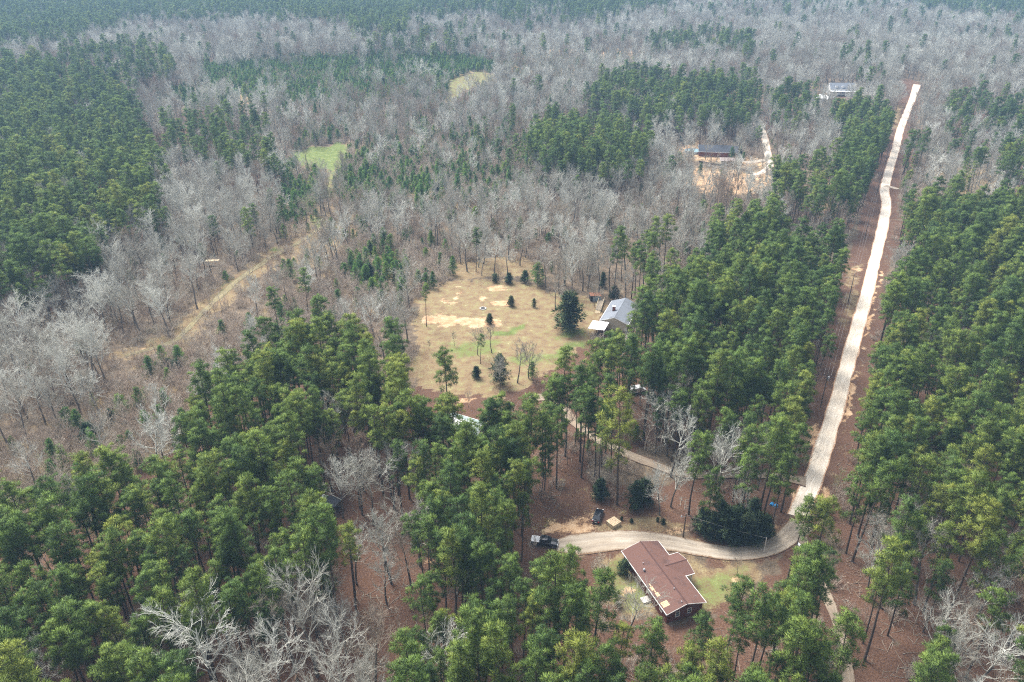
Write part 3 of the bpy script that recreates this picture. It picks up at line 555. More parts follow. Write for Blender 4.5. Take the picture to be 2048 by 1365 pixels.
ROAD_PX = [(1834, 170), (1824, 200), (1812, 230), (1800, 262), (1791, 300), (1780, 335), (1773, 362), (1769, 385), (1773, 405), (1771, 425), (1764, 460), (1755, 500), (1743, 550), (1728, 610), (1712, 665), (1697, 720), (1683, 775), (1668, 830), (1652, 880), (1637, 930), (1622, 970), (1606, 1008), (1598, 1035)]
strip('dirt_road', ROAD_PX, [6.0] + [4.9] * 10 + [4.5] * 11 + [5.2], 'road_sand', 0.05, 1)
strip('road_track', [(1598, 1030), (1605, 1080), (1625, 1130), (1652, 1190), (1675, 1250), (1690, 1310), (1698, 1365), (1703, 1450)], 2.3, 'track_dirt', 0.085, 2)
strip('driveway', [(1604, 1048), (1562, 1086), (1520, 1103), (1470, 1108), (1410, 1100), (1350, 1088), (1280, 1081), (1210, 1083), (1150, 1090), (1112, 1092)], [6, 4.6, 4.2, 4.2, 4.4, 5, 6, 6.6, 6.2, 3.5], 'drive_gravel', 0.12, 3)
strip('side_driveway', [(1612, 965), (1560, 955), (1500, 952), (1430, 952), (1360, 946), (1300, 928), (1240, 902), (1190, 876), (1150, 848), (1122, 815), (1095, 795), (1060, 800)], [4, 3, 2.8, 2.8, 3, 3.2, 3.2, 3, 3.2, 4, 4, 3], 'track_dirt', 0.16, 4, 0.4)
strip('curved_driveway', [(1498, 232), (1510, 246), (1525, 262), (1531, 285), (1535, 306), (1540, 330), (1525, 345), (1500, 352)], [4, 4, 4.2, 4.6, 5, 4.5, 4, 3], 'road_sand', 0.06, 5)
strip('garage_apron', [(1541, 318), (1520, 322), (1490, 326)], [4, 5, 6], 'drive_gravel', 0.10, 6)
strip('grass_track', [(250, 712), (320, 693), (352, 680), (390, 642), (430, 602), (475, 562), (520, 530), (560, 505), (610, 478), (650, 450)], [2, 3, 3, 2.6, 2.6, 3, 3, 3, 2.5, 2], 'track_grass', 0.05, 7, 0.5)
strip('culvert_drive', [(1770, 372), (1783, 375), (1797, 379)], [4.5, 4, 3.5], 'drive_gravel', 0.11, 8)

# ------------------------------------------------------------------ ground
def graded(lo, hi, fine_lo, fine_hi, step, grow=1.09):
    a = list(np.arange(fine_lo, fine_hi + 0.1, step)); s = step
    while a[-1] < hi: s = min(s * grow, 400); a.append(a[-1] + s)
    s = step
    while a[0] > lo: s = min(s * grow, 400); a.insert(0, a[0] - s)
    return np.array(a)
def ground():
    X = graded(-9000, 9000, -190, 230, 1.6, 1.045); Y = graded(-1500, 11000, 50, 330, 1.6, 1.028)
    gx_, gy_ = np.meshgrid(X, Y); x = gx_.ravel(); y = gy_.ravel(); z = hgt(x, y)
    nx, ny = len(X), len(Y); i = np.arange(nx * ny).reshape(ny, nx)
    F = np.stack([i[:-1, :-1], i[:-1, 1:], i[1:, 1:], i[1:, :-1]], -1).reshape(-1, 4)
    yy = np.maximum(y, 40); px, py, _ = proj(x, yy, z); p2, q2, _ = proj(x, yy, z + 11)
    ax_ = np.sin(x / 2.3 + 1.3 * np.sin(y / 3.1)) + .7 * np.sin(x / 1.1 - y / 1.6); ay_ = np.sin(y / 2.6 + 1.4 * np.sin(x / 3.7)) + .7 * np.sin(y / 1.2 + x / 1.5); am = np.clip(1500 / np.maximum(y, 60), 1.5, 9)
    r0 = region(px + ax_ * am, py + ay_ * am * .6); r1 = region(p2 + ax_ * am, q2 + ay_ * am)
    code = np.array([g for _, g, _ in R_]); c0 = code[r0]; c1 = code[r1]; opened = np.isin(c0, list('FGsLShvb'))
    c = np.where(opened, c0, c1); c = np.where(np.isin(c, list('FGsLShvb')) & ~opened, c0, c)
    W = {k: np.zeros(len(x)) for k in ('litter', 'dry', 'green', 'sand')}
    T = {'l': (.98, 0, 0, 0), 'w': (.30, .28, 0, 0), 'b': (.18, .80, .22, 0.05), 'F': (0, 1, .5, .2), 'G': (0, .8, .95, 0), 's': (0, .6, 0, .8), 'L': (.12, 1.1, .30, .20), 'S': (.1, .9, 0, .52), 'h': (.95, .3, .2, .2), 'v': (.9, .25, 0, .12)}
    for k, v in T.items():
        mk = c == k
        for a, q in zip(W, v): W[a][mk] = q
    far = y > 900
    W['litter'][far & (c == 'l')] = .6
    wx = .28 * np.sin(x / 2.9 + 1.3 * np.sin(y / 4.1)) + .18 * np.sin(x / 1.3 + y / 1.7); wy_ = .28 * np.sin(y / 3.3 + 1.5 * np.sin(x / 4.7)) + .2 * np.sin(y / 1.4 - x / 1.9)
    def blob(a, cx, cy, rx, ry, val, ang=0.0):
        ca, sa = math.cos(ang), math.sin(ang); dx = px - cx + wx * rx; dy = py - cy + wy_ * ry; u = (dx * ca + dy * sa) / rx; v = (-dx * sa + dy * ca) / ry
        f = np.clip(1.35 - (u * u + v * v), 0, 1); W[a][:] = np.maximum(W[a], val * f) if val > 0 else W[a] * (1 - f * -val)
    for b in (('sand', 885, 640, 34, 16, 1), ('sand', 945, 645, 55, 9, .85), ('sand', 1000, 606, 24, 6, .95), ('sand', 990, 578, 20, 6, .8), ('sand', 968, 597, 12, 5, .8), ('sand', 985, 651, 12, 4, .8), ('sand', 903, 595, 40, 4, .62, -1.0),
              ('green', 1015, 662, 48, 7, .85, -.28), ('green', 945, 700, 60, 15, .60, -.2), ('green', 1140, 700, 48, 10, .74, -.35), ('green', 1140, 668, 45, 20, .66), ('green', 1060, 720, 70, 12, .6), ('green', 900, 690, 30, 10, .5),
              ('dry', 1290, 1150, 105, 62, 1), ('dry', 1420, 1165, 85, 55, 1), ('litter', 1350, 1155, 150, 70, -1), ('green', 1240, 1150, 26, 44, .58), ('green', 1420, 1180, 75, 50, .56), ('green', 1270, 1190, 30, 30, .62), ('sand', 1262, 1180, 16, 8, .7), ('sand', 1472, 1158, 14, 8, .6),
              ('sand', 1140, 1060, 55, 26, .62), ('sand', 1165, 1045, 40, 16, .58), ('sand', 1330, 1068, 60, 9, .58), ('dry', 1300, 1055, 110, 20, .72), ('dry', 1290, 1042, 40, 8, .62), ('dry', 1250, 1050, 40, 10, .7), ('green', 1100, 1052, 30, 12, .5),
              ('sand', 1625, 870, 16, 30, .62, .3), ('sand', 1655, 990, 22, 32, .72, .3), ('sand', 1740, 640, 5, 60, .75, .26), ('sand', 1700, 800, 6, 70, .72, .25), ('sand', 1717, 540, 16, 3, .8), ('sand', 1762, 560, 5, 20, .7), ('dry', 1700, 600, 18, 70, .62, .22), ('sand', 1600, 1000, 30, 22, .7), ('sand', 1560, 1060, 40, 14, .6),
              ('sand', 1100, 808, 14, 14, .8), ('sand', 935, 800, 20, 8, .7), ('sand', 860, 1115, 35, 14, .62), ('sand', 300, 700, 30, 5, .6), ('green', 440, 585, 50, 8, .6, -.7), ('green', 640, 445, 20, 12, .7), ('green', 555, 500, 15, 6, .7), ('dry', 980, 535, 80, 16, .8),
              ('sand', 1440, 365, 70, 22, .85), ('sand', 1375, 300, 26, 10, .85), ('dry', 1650, 400, 40, 40, .8), ('dry', 1970, 370, 60, 22, .7), ('sand', 1700, 186, 20, 4, .7), ('sand', 1755, 190, 12, 5, .7), ('dry', 1795, 235, 8, 30, .8)):
        blob(*b)
    me = mesh('ground', np.stack([x, y, z], 1), F, 'ground', smooth=True, attrs=W)
    tag(obj('ground', me), kind='structure')
ground()

# ------------------------------------------------------------------ things that keep trees away from where they stand (picture point, radius in metres)
KEEP = [(*at(1325, 1155, 2).xy, 9.0), (*at(1295, 1125, 2).xy, 8.0), (*at(1365, 1190, 2).xy, 8.0), (*at(1240, 622, 3).xy, 10), (*at(1195, 655, 2).xy, 5), (*at(1190, 592, 1).xy, 4), (*at(925, 848, 2).xy, 7), (*at(1430, 305, 2).xy, 11), (*at(1465, 325, 2).xy, 8),
        (*at(1680, 180, 2).xy, 14), (*at(1655, 198, 2).xy, 10), (*at(1088, 1085).xy, 5), (*at(1195, 1036).xy, 4), (*at(1227, 1045).xy, 3), (*at(1275, 785).xy, 4), (*at(1548, 1010).xy, 3), (*at(655, 1000, 2).xy, 5), (*at(425, 525).xy, 6), (*at(1385, 302).xy, 7)]
ALLS = np.concatenate(STRIPS, 0)
def blocked(x, y, pad):
    b = np.zeros(len(x), bool)
    for s in range(0, len(x), 4000):
        q = slice(s, s + 4000); d = np.hypot(x[q, None] - ALLS[None, :, 0], y[q, None] - ALLS[None, :, 1]); b[q] |= (d < ALLS[None, :, 2] / 2 + pad).any(1)
    for kx, ky, r in KEEP: b |= np.hypot(x - kx, y - ky) < r
    return b
CLEAR = [CORR, OPEN[6], OPEN[0], OPEN[1], OPEN[-1],
 [(1058, 1060), (1120, 1035), (1122, 955), (1188, 958), (1200, 1005), (1345, 1022), (1372, 1062), (1440, 1090), (1548, 1088), (1560, 1108), (1510, 1130), (1482, 1180), (1440, 1218), (1400, 1228), (1345, 1238), (1328, 1242), (1240, 1195), (1222, 1120), (1115, 1108), (1058, 1098)],
 [(1183, 660), (1205, 622), (1225, 598), (1264, 594), (1258, 628), (1225, 655)], [(1352, 288), (1500, 290), (1545, 320), (1540, 345), (1480, 385), (1385, 385)], [(1645, 168), (1700, 166), (1704, 192), (1672, 205), (1640, 203)], [(1178, 578), (1204, 578), (1204, 606), (1178, 606)], [(1215, 880), (1300, 905), (1335, 935), (1300, 938), (1215, 905)]]
CL = np.zeros((GH, GW), bool)
for q in CLEAR: CL |= inpoly(gx, gy, q)
def hides(x, y, z, heights, half):
    h = np.zeros(len(x), bool)
    for hh in heights:
        for dx in (-half, 0, half):
            a, b, _ = proj(x + dx, y, z + hh); h |= CL[np.clip(((b - GY0) / 4).astype(int), 0, GH - 1), np.clip(((a - GX0) / 4).astype(int), 0, GW - 1)]
    return h
def candidates(kind, s0, hc, jit, ymax, pad=1.4, hmin=None):
    ys = np.arange(36, ymax, s0 * 0.866); X, Y = [], []
    for i, y in enumerate(ys):
        hw = 0.76 * y + 62; xs = np.arange(-hw, hw, s0) + (i % 2) * s0 / 2; X.append(xs); Y.append(np.full(len(xs), y))
    x = np.concatenate(X); y = np.concatenate(Y); x = x + rng.uniform(-.46, .46, len(x)) * s0; y = y + rng.uniform(-.46, .46, len(x)) * s0
    z = hgt(x, y); px, py, fw = proj(x, y, z + hc); r = region(px, py, jit)
    sp = np.array([k.get(kind, 1e9) for _, _, k in R_])[r]; ok = rng.uniform(size=len(x)) < (s0 / sp) ** 2
    ok &= (px > -240) & (px < 2290) & (py < 1850)
    x, y, z = x[ok], y[ok], z[ok]
    bx, by, _ = proj(x, y, z); rb = region(bx, by); code = np.array([g for _, g, _ in R_])[rb]
    k = ~((np.isin(code, list('GFLv')) & ~((kind == 'B') & (code == 'F') & (rng.uniform(size=len(x)) < .25))) | ((code == 'h') & (kind != 'P'))) & ~blocked(x, y, pad)
    if kind == 'P': k &= ~(hides(x, y, z, (10, 13, 16, 19, 21), 2.3) & (rng.uniform(size=len(x)) < .97))
    if kind == 'D': k &= ~(hides(x, y, z, (4, 8, 12), 2.5) & (y < 330) & (rng.uniform(size=len(x)) < .95))
    if kind == 'P': k &= ~(np.isin(code, list('hS')) & (rng.uniform(size=len(x)) < .45))
    return x[k], y[k], z[k]
YMAX = 1450
px_, py_, pz_ = candidates('P', 4.6, 16, 6, YMAX)
dx_, dy_, dz_ = candidates('D', 6.0, 6.0, 6, YMAX)
yx_, yy_, yz_ = candidates('Y', 3.6, 3.5, 6, 1000)
bx_, by_, bz_ = candidates('B', 2.0, 2.0, 4, 700, 1.0)
# leafless trees do not stand in a pine's stem
if len(px_):
    key = set(zip((px_ // 2.4).astype(int), (py_ // 2.4).astype(int))); keep = np.array([(int(a // 2.4), int(b // 2.4)) not in key for a, b in zip(dx_, dy_)]); dx_, dy_, dz_ = dx_[keep], dy_[keep], dz_[keep]

# trees that stand out in the photograph: (kind, crown's picture point, height, tint, shape, label)
EXPL = [
 ('P', 1246, 872, 29, .98, 11, 'tall yellow-green pine standing alone beside the side driveway above the black car'),
 ('P', 1392, 925, 22, .45, 7, 'pine with a tapered crown in front of the side driveway, beside the white-limbed trees'), ('P', 1495, 955, 22, .4, 4, 'deep-crowned pine over the dark evergreen row'), ('P', 1560, 975, 21, .5, 9, 'gappy pine beside the road just above the junction'), ('P', 1585, 915, 23, .5, 1, 'broad pine on the road edge above the junction'), ('P', 1420, 990, 17, .35, 11, 'low full pine behind the lamp pole'), ('P', 1205, 905, 19, .4, 10, 'thin pine left of the lone yellow-green pine'),
 ('P', 1540, 915, 27, .5, 5, 'tall pine with drooping limbs beside the side driveway near the sand road'),
 ('P', 1600, 1050, 22, .55, 3, 'open-crowned pine standing over the mouth of the driveway'),
 ('P', 1638, 1075, 24, .92, 2, 'yellow-green pine behind the driveway mouth beside the track'),
 ('P', 1775, 1175, 27, .72, 5, 'wide pine on a long slanting bare trunk above the leaf-covered slope'),
 ('P', 1860, 1345, 20, .6, 4, 'dense pine at the bottom edge right of the leaf-covered slope'),
 ('P', 895, 765, 25, .45, 1, 'broad dark pine rising at the lower edge of the tan lawn'),
 ('P', 1735, 103, 25, .25, 5, 'right one of two lone dark pines above the white house'),
 ('P', 1702, 103, 25, .25, 9, 'left one of two lone dark pines above the white house'),
 ('P', 1545, 118, 22, .25, 3, 'lone dark pine among grey trees left of the two lone pines'),
 ('P', 1585, 102, 20, .25, 2, 'small dark pine top among the far grey trees above the white house'),
 ('P', 1765, 158, 18, .25, 1, 'round dark pine left of the far end of the sand road'),
 ('P', 850, 600, 15, .5, 8, 'lone thin pine on a dark trunk at the left edge of the lawn'),
 ('P', 1930, 322, 20, .15, 4, 'dark dense pine in the grey brush right of the road'),
 ('P', 1403, 428, 15, .5, 3, 'lone pine among grey trees left of the road, below the tan yard'),
 ('P', 1462, 425, 14, .5, 4, 'smaller pine among grey trees left of the road'),
 ('P', 960, 690, 10, .3, 6, None),
 ('D', 430, 1312, 22, 1, 4, 'big whitish bare tree at the bottom left with wide pale limbs'),
 ('D', 615, 1240, 23, .6, 1, 'large grey bare tree with dense twigs at the bottom left of centre'),
 ('D', 590, 1175, 14, .4, 6, 'bushy brownish bare tree between pines left of the bottom centre'),
 ('D', 742, 1295, 19, .15, 0, 'pinkish-brown bare tree with fine twigs at the bottom centre left'),
 ('D', 775, 1085, 18, .7, 3, 'pale upswept bare tree in the leaf-strewn gap left of the truck'),
 ('D', 705, 1105, 14, .9, 5, 'narrow whitish bare tree in the leaf-strewn gap'),
 ('D', 720, 915, 16, .05, 0, 'reddish-brown bare tree right one of a pair above the dark roof'),
 ('D', 655, 920, 15, .05, 6, 'reddish-brown bare tree left one of a pair above the dark roof'),
 ('D', 740, 985, 15, .3, 1, 'grey-brown bare tree over the dark roof'),
 ('D', 835, 945, 16, .95, 3, 'white-limbed bare tree among pine trunks left of the red leaf floor'),
 ('D', 1350, 880, 18, .95, 5, 'tall white-limbed bare tree standing on the side driveway bend'),
 ('D', 1447, 925, 18, .9, 1, 'wide whitish bare tree right of the side driveway'),
 ('D', 1325, 980, 12, .85, 2, 'short whitish bare tree above the wooden box'),
 ('D', 1480, 1000, 9, .8, 6, 'low pale bare tree in front of the dark evergreens'),
 ('D', 1760, 1088, 12, .95, 4, 'wide pale bare tree right of the road junction'),
 ('D', 1750, 1130, 10, .8, 2, 'low pale bare tree right of the road junction'),
 ('D', 1880, 1265, 15, .8, 1, 'pale bare tree above the leaf-covered slope at the lower right'),
 ('D', 1975, 1310, 17, .9, 4, 'wide pale bare tree at the lower right corner'),
 ('D', 1975, 1185, 15, .8, 0, 'grey bare tree under pines at the right edge'),
 ('D', 1665, 1335, 12, .7, 3, 'bare tree beside the sandy track at the bottom edge'),
 ('D', 1250, 705, 15, .9, 3, 'white narrow bare tree between pines right of the white carport roof'),
 ('D', 1452, 755, 14, .2, 5, 'pinkish bare tree between pines in the middle of the stand'),
 ('D', 90, 1325, 13, 1, 2, 'small white bare tree at the bottom left corner'),
 ('D', 955, 680, 9, .3, 2, 'small bare tree on the green strip of the lawn'),
 ('D', 983, 672, 10, .2, 5, 'thin bare tree trunk on the lawn right of its neighbour'),
 ('D', 908, 675, 5, .2, 3, 'thin bare sapling on the left half of the lawn'),
 ('D', 857, 690, 4, .2, 3, 'tiny bare sapling at the left edge of the lawn'),
 ('D', 1035, 720, 13, .4, 5, 'thin upright bare tree at the lower edge of the lawn'),
 ('D', 1058, 718, 11, .3, 2, 'forked bare tree at the lower edge of the lawn'),
 ('D', 1112, 580, 13, .3, 0, 'wide brownish bare tree behind the big dark evergreen on the lawn'),
 ('D', 1145, 545, 16, .9, 1, 'large whitish bare tree above the grey tin shed'),
 ('D', 1190, 585, 9, .4, 2, 'bare tree in front of the grey tin shed'),
 ('D', 963, 520, 11, .7, 4, 'lone pale bare tree in the dry grass above the lawn'),
 ('D', 1015, 510, 14, .8, 0, 'pale bare tree beside the bushes above the lawn'),
 ('D', 1000, 750, 12, .5, 3, 'bare tree beside a dark evergreen below the lawn'),
 ('D', 1478, 1130, 4, .15, 6, 'small brown bare shrub tree on the lawn right of the brown-roofed house'),
 ('D', 1431, 272, 17, .85, 1, 'large grey bare tree standing over the dark-roofed house'),
 ('D', 1340, 275, 17, .8, 0, 'large grey bare tree left of the round pool'),
 ('D', 1900, 345, 17, .9, 4, 'big round pale bare tree right of the road with a culvert drive'),
 ('Y', 560, 430, 9, .3, 4, None), ('Y', 590, 400, 9, .3, 1, None), ('Y', 135, 840, 7, .2, 3, None), ('Y', 290, 840, 6, .4, 1, None), ('Y', 320, 830, 6, .4, 0, None), ('Y', 335, 752, 5, .7, 0, None), ('Y', 1065, 742, 6, .4, 1, None), ('Y', 1075, 550, 9, .4, 3, None), ('Y', 185, 800, 4, .8, 0, None), ('Y', 215, 915, 5, .6, 2, None), ('Y', 80, 975, 4, .7, 2, None)]
PH = {'P': (PINE_H, .66), 'D': (BARE_H, .60), 'Y': (YOUNG_H, .5)}
pl = {'P': [], 'D': [], 'Y': []}           # x, y, z, shape, turn, size, tint, label
for kind, cx, cy, h, ti, sh, lab in EXPL:
    g = at(cx, cy, h * PH[kind][1]); pl[kind].append((g.x, g.y, g.z, sh, rng.uniform(0, 6.28), h / PH[kind][0][sh], ti, lab))
ex = np.array([(p[0], p[1]) for k in ('P', 'D') for p in pl[k]])
def far_from_explicit(x, y, d): return (np.hypot(x[:, None] - ex[None, :, 0], y[:, None] - ex[None, :, 1]) > d).all(1)
def fill(kind, x, y, z, nshape, s_lo, s_hi, tint):
    k = far_from_explicit(x, y, 3.2) if kind != 'Y' else np.ones(len(x), bool)
    for a, b, c, t in zip(x[k], y[k], z[k], tint(x[k], y[k])):
        pl[kind].append((a, b, c, int(rng.integers(nshape)), rng.uniform(0, 6.28), rng.uniform(s_lo, s_hi), float(np.clip(t, 0, 1)), None))
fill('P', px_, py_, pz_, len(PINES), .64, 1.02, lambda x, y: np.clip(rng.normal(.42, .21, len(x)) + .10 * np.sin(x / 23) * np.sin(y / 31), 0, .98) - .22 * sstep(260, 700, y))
fill('D', dx_, dy_, dz_, len(BARES), .72, 1.10, lambda x, y: rng.normal(.54, .27, len(x)) + .15 * np.sin(x / 33 + 1) * np.sin(y / 41) + .12 * ((x < -60) & (y < 330)))
fill('Y', yx_, yy_, yz_, len(YOUNGS), .45, 1.05, lambda x, y: rng.normal(.4, .25, len(x)))

# the nearest of each kind are trees of their own, the rest of the wood is stuff
MARK = [(100, 1345, 'in the lower left corner'), (60, 1180, 'at the near stand\'s left edge'), (250, 1240, 'in the lower left stand'), (210, 1060, 'on the near stand\'s flank beside the brush'), (330, 1345, 'left of the bottom whitish bare tree'),
 (330, 1150, 'in the lower left stand\'s middle'), (450, 1180, 'above the bottom whitish bare tree'), (430, 960, 'on the brush side of the near stand'), (520, 1050, 'left of the dark roof under the trees'), (590, 850, 'in the near stand\'s upper part'),
 (520, 790, 'at the near stand\'s upper left end'), (700, 800, 'below the tan lawn\'s left end'), (800, 880, 'left of the pale roofed cabin'), (870, 1000, 'beside the white-limbed bare tree'), (960, 930, 'below the pale roofed cabin'), (1040, 880, 'right of the pale roofed cabin'),
 (640, 1110, 'beside the leaf-strewn gap'), (830, 1200, 'below the leaf-strewn gap'), (900, 1330, 'at the bottom edge left of centre'), (960, 1150, 'left of the parked truck'), (1020, 1080, 'just behind the parked truck'), (1060, 1250, 'below the parked truck'), (1130, 1345, 'at the bottom edge in the centre'),
 (1170, 1200, 'left of the brown-roofed house'), (1300, 1345, 'below the brown-roofed house'), (1450, 1310, 'below right of the brown-roofed house'), (1540, 1220, 'between brown-roofed house and sandy track'), (1600, 1340, 'beside the sandy track, bottom edge'), (1640, 1180, 'beside the track near the junction'),
 (1130, 950, 'at the top of the red leaf floor'), (1180, 840, 'in the dark clump below the tan lawn'), (1110, 790, 'at the lower edge of the tan lawn'), (1280, 770, 'around the pale parked vehicle'), (1240, 700, 'below the white carport roof'), (1340, 670, 'right of the grey-roofed house'),
 (1400, 830, 'in the middle of the central stand'), (1510, 900, 'above the side driveway'), (1560, 800, 'on the road side of the central stand'), (1480, 700, 'in the upper central stand'), (1620, 640, 'beside the power line'), (1600, 560, 'at the central stand\'s top by the road'), (1440, 570, 'at the upper edge of the central stand'),
 (1740, 960, 'right of the road above the junction'), (1760, 830, 'along the right side of the road'), (1820, 700, 'along the upper road\'s right side'), (1900, 930, 'in the right-hand stand'), (2000, 1000, 'at the right edge above pale trees'), (1980, 820, 'at the right-hand stand\'s right edge'), (1930, 640, 'in the upper right-hand stand'),
 (1830, 560, 'atop the right-hand stand by the road'), (2010, 540, 'at the right edge of the upper stand'), (1780, 1120, 'right of the road junction'), (1880, 1130, 'above the lower right pale trees'), (1990, 1300, 'in the lower right corner'), (1820, 1330, 'on the leaf-covered slope'), (740, 1010, 'around the dark roof under the trees'),
 (100, 700, 'in the grey wood at the left edge'), (220, 640, 'in the grey wood left of the grass track'), (350, 570, 'in the grey wood above the grass track'), (80, 820, 'below the grey wood at the left edge'), (300, 780, 'in the brush below the grass track'), (520, 640, 'in the brush left of the lawn'), (640, 600, 'in the brush beside the lawn'), (760, 680, 'in the pale thicket left of the lawn'),
 (560, 450, 'beside the upper end of the grass track'), (720, 440, 'in the middle grey wood'), (860, 460, 'above young pines left of the lawn'), (1000, 470, 'in the grey wood above the lawn'), (1150, 470, 'in the grey wood above the tin shed'), (1300, 450, 'in the grey wood left of the road'), (1420, 440, 'in the grey wood below the tan yard'), (1620, 460, 'in grey trees beside the power line'),
 (1810, 530, 'in the grey patch right of the road'), (430, 420, 'in the wood right of far left pines'), (760, 540, 'in the green thicket left of the lawn'), (700, 370, 'beside the bright green field'), (840, 390, 'in the young pines right of the green field'), (200, 500, 'under the far left pines'), (60, 560, 'under the far left pines, left edge'), (1230, 560, 'behind the grey-roofed house'), (1700, 1080, 'at the road junction')]
MW = np.array([at(x, y).xy for x, y, _ in MARK])
def where(x, y): return MARK[int(np.argmin(np.hypot(MW[:, 0] - x, MW[:, 1] - y)))][2]
def tree(name, trunk, crown, p, label, cat, group, tint):
    r = empty(name, (p[0], p[1], p[2]), p[4], p[5]); tag(r, label, cat, group)
    obj('trunk', trunk, r); c = obj('crown', crown, r); c['tint'] = tint; return r
def nearest(kind, n, hc):
    A = pl[kind]; x = np.array([p[0] for p in A]); y = np.array([p[1] for p in A]); z = np.array([p[2] for p in A]); s = np.array([p[5] for p in A]) * np.array([PH[kind][0][p[3]] for p in A])
    u, v, fw = proj(x, y, z + s * hc); see = (u > -15) & (u < 2063) & (v > 0) & (v < 1372); sc = np.where(see, s / fw, -1)
    sc += np.array([5.0 if p[7] else 0 for p in A]); o = np.argsort(-sc); return set(o[:n].tolist())
def words_of(kind, p):
    if kind == 'P': return ('shorter' if p[5] < .80 else 'very tall' if p[5] > .92 else 'tall') + ' ' + ('dark green' if p[6] < .25 else 'green' if p[6] < .5 else 'light green' if p[6] < .72 else 'yellow-green') + ' pine with ' + PINE_LOOK[p[3]]
    if kind == 'D': return ('small' if p[5] < .82 else 'large' if p[5] > 1.0 else 'middling') + ' ' + ('brownish' if p[6] < .3 else 'grey' if p[6] < .65 else 'whitish') + ' bare tree with ' + BARE_LOOK[p[3]]
    return ('low' if p[5] < .65 else 'bushy' if p[5] < .85 else 'tall') + ' ' + ('dark green' if p[6] < .3 else 'bright green' if p[6] < .6 else 'yellow-green') + ' young pine'
for kind, name, shapes, cat, group, n, stuffname, stufflabel in (
        ('P', 'pine_tree', PINES, 'pine tree', 'tall pines of the near stands', 300, 'pine_forest', 'pine forest stretching away beyond the near stands'),
        ('D', 'bare_tree', BARES, 'bare tree', 'leafless trees of the near woods', 300, 'bare_woodland', 'grey leafless woodland stretching to the far edge'),
        ('Y', 'young_pine', YOUNGS, 'young pine', 'young pines in the brush', 220, 'young_pine_thicket', 'far thickets of small green young pines')):
    near = nearest(kind, n, PH[kind][1]); rest = []
    for i, p in enumerate(pl[kind]):
        if i in near:
            lab = p[7] or (words_of(kind, p) + ' ' + where(p[0], p[1])); lab = ' '.join(lab.split()[:16])
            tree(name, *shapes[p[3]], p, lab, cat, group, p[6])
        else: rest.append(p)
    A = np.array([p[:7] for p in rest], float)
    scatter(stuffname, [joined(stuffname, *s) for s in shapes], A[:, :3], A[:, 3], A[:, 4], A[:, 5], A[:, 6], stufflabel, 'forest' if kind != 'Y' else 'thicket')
nb = len(bx_)
scatter('brush_thicket', BRUSH, np.stack([bx_, by_, bz_], 1), rng.integers(0, len(BRUSH), nb), rng.uniform(0, 6.28, nb), rng.uniform(.6, 1.15, nb), np.clip(rng.normal(.56, .2, nb), 0, .86) + .14 * (rng.uniform(size=nb) < .07), 'brown and grey leafless brush and saplings', 'brush')
def sticks(seed):
    R = np.random.default_rng(seed); sg = []
    for _ in range(7):
        a = R.uniform(0, 6.28); p = np.array([R.normal(0, 1.2), R.normal(0, 1.2), .05]); q, d = path(p, (math.cos(a), math.sin(a), .02), R.uniform(.8, 3.2), 3, R, .12)
        for i in range(3): q[i + 1][2] = abs(q[i + 1][2]) * .5 + .04; sg.append((q[i], q[i + 1], .05 - .01 * i, .04 - .01 * i))
    V, F = tubes(sg, 4); return mesh('sticks', V, F, 'bare_twigs')
sx = rng.uniform(-150, 200, 4200); sy = rng.uniform(70, 300, 4200); u_, v_, _ = proj(sx, sy, hgt(sx, sy)); sc_ = np.array([g for _, g, _ in R_])[region(*proj(sx, sy, hgt(sx, sy) + 6)[:2])]; oc_ = np.array([g for _, g, _ in R_])[region(u_, v_)]
k = (u_ > -60) & (u_ < 2110) & (v_ < 1420) & (sc_ == 'l') & np.isin(oc_, list('lwbh')) & ~blocked(sx, sy, .8); sx, sy = sx[k], sy[k]; n_ = len(sx)
scatter('fallen_branches', [sticks(71), sticks(72), sticks(73)], np.stack([sx, sy, hgt(sx, sy)], 1), rng.integers(0, 3, n_), rng.uniform(0, 6.28, n_), rng.uniform(.6, 1.3, n_), rng.uniform(0, .35, n_), 'fallen limbs and sticks strewn on the red leaf floor', 'branches')
print('trees', {k: len(v) for k, v in pl.items()}, 'brush', nb)

# ------------------------------------------------------------------ houses and sheds (local x across the ridge, y along it)
def sloped(mb, x0, x1, z0, z1, y0, y1, t=0.14): return mb.prism([(x0, z0), (x1, z1), (x1, z1 - t), (x0, z0 - t)], y0, y1)
def window(parent, side, u, z0, wd, ht, face, frame='white_paint'):
    """a sash window on a wall: side 'x' or 'y', FACE the wall's coordinate, looking outwards by its sign"""
    s = 1 if face > 0 else -1; fr, pn, br = MB(), MB(), MB(); f = 0.09
    def put(mb, u0, u1, a, b, d0, d1):
        d0, d1 = sorted((face + s * d0, face + s * d1))
        mb.box(d0, d1, u0, u1, a, b) if side == 'x' else mb.box(u0, u1, d0, d1, a, b)
    put(fr, u - wd / 2, u - wd / 2 + f, z0, z0 + ht, 0, .06); put(fr, u + wd / 2 - f, u + wd / 2, z0, z0 + ht, 0, .06); put(fr, u - wd / 2 + f, u + wd / 2 - f, z0 + ht - f, z0 + ht, 0, .06); put(fr, u - wd / 2 + f, u + wd / 2 - f, z0, z0 + f, 0, .06)
    put(pn, u - wd / 2 + f, u + wd / 2 - f, z0 + f, z0 + ht - f, .005, .025); put(br, u - wd / 2 + f, u + wd / 2 - f, z0 + ht / 2 - .025, z0 + ht / 2 + .025, .027, .05)
    wp = fr.build('window', frame, parent); pn.build('pane', 'window_glass', wp); br.build('sash_bar', frame, wp); return wp
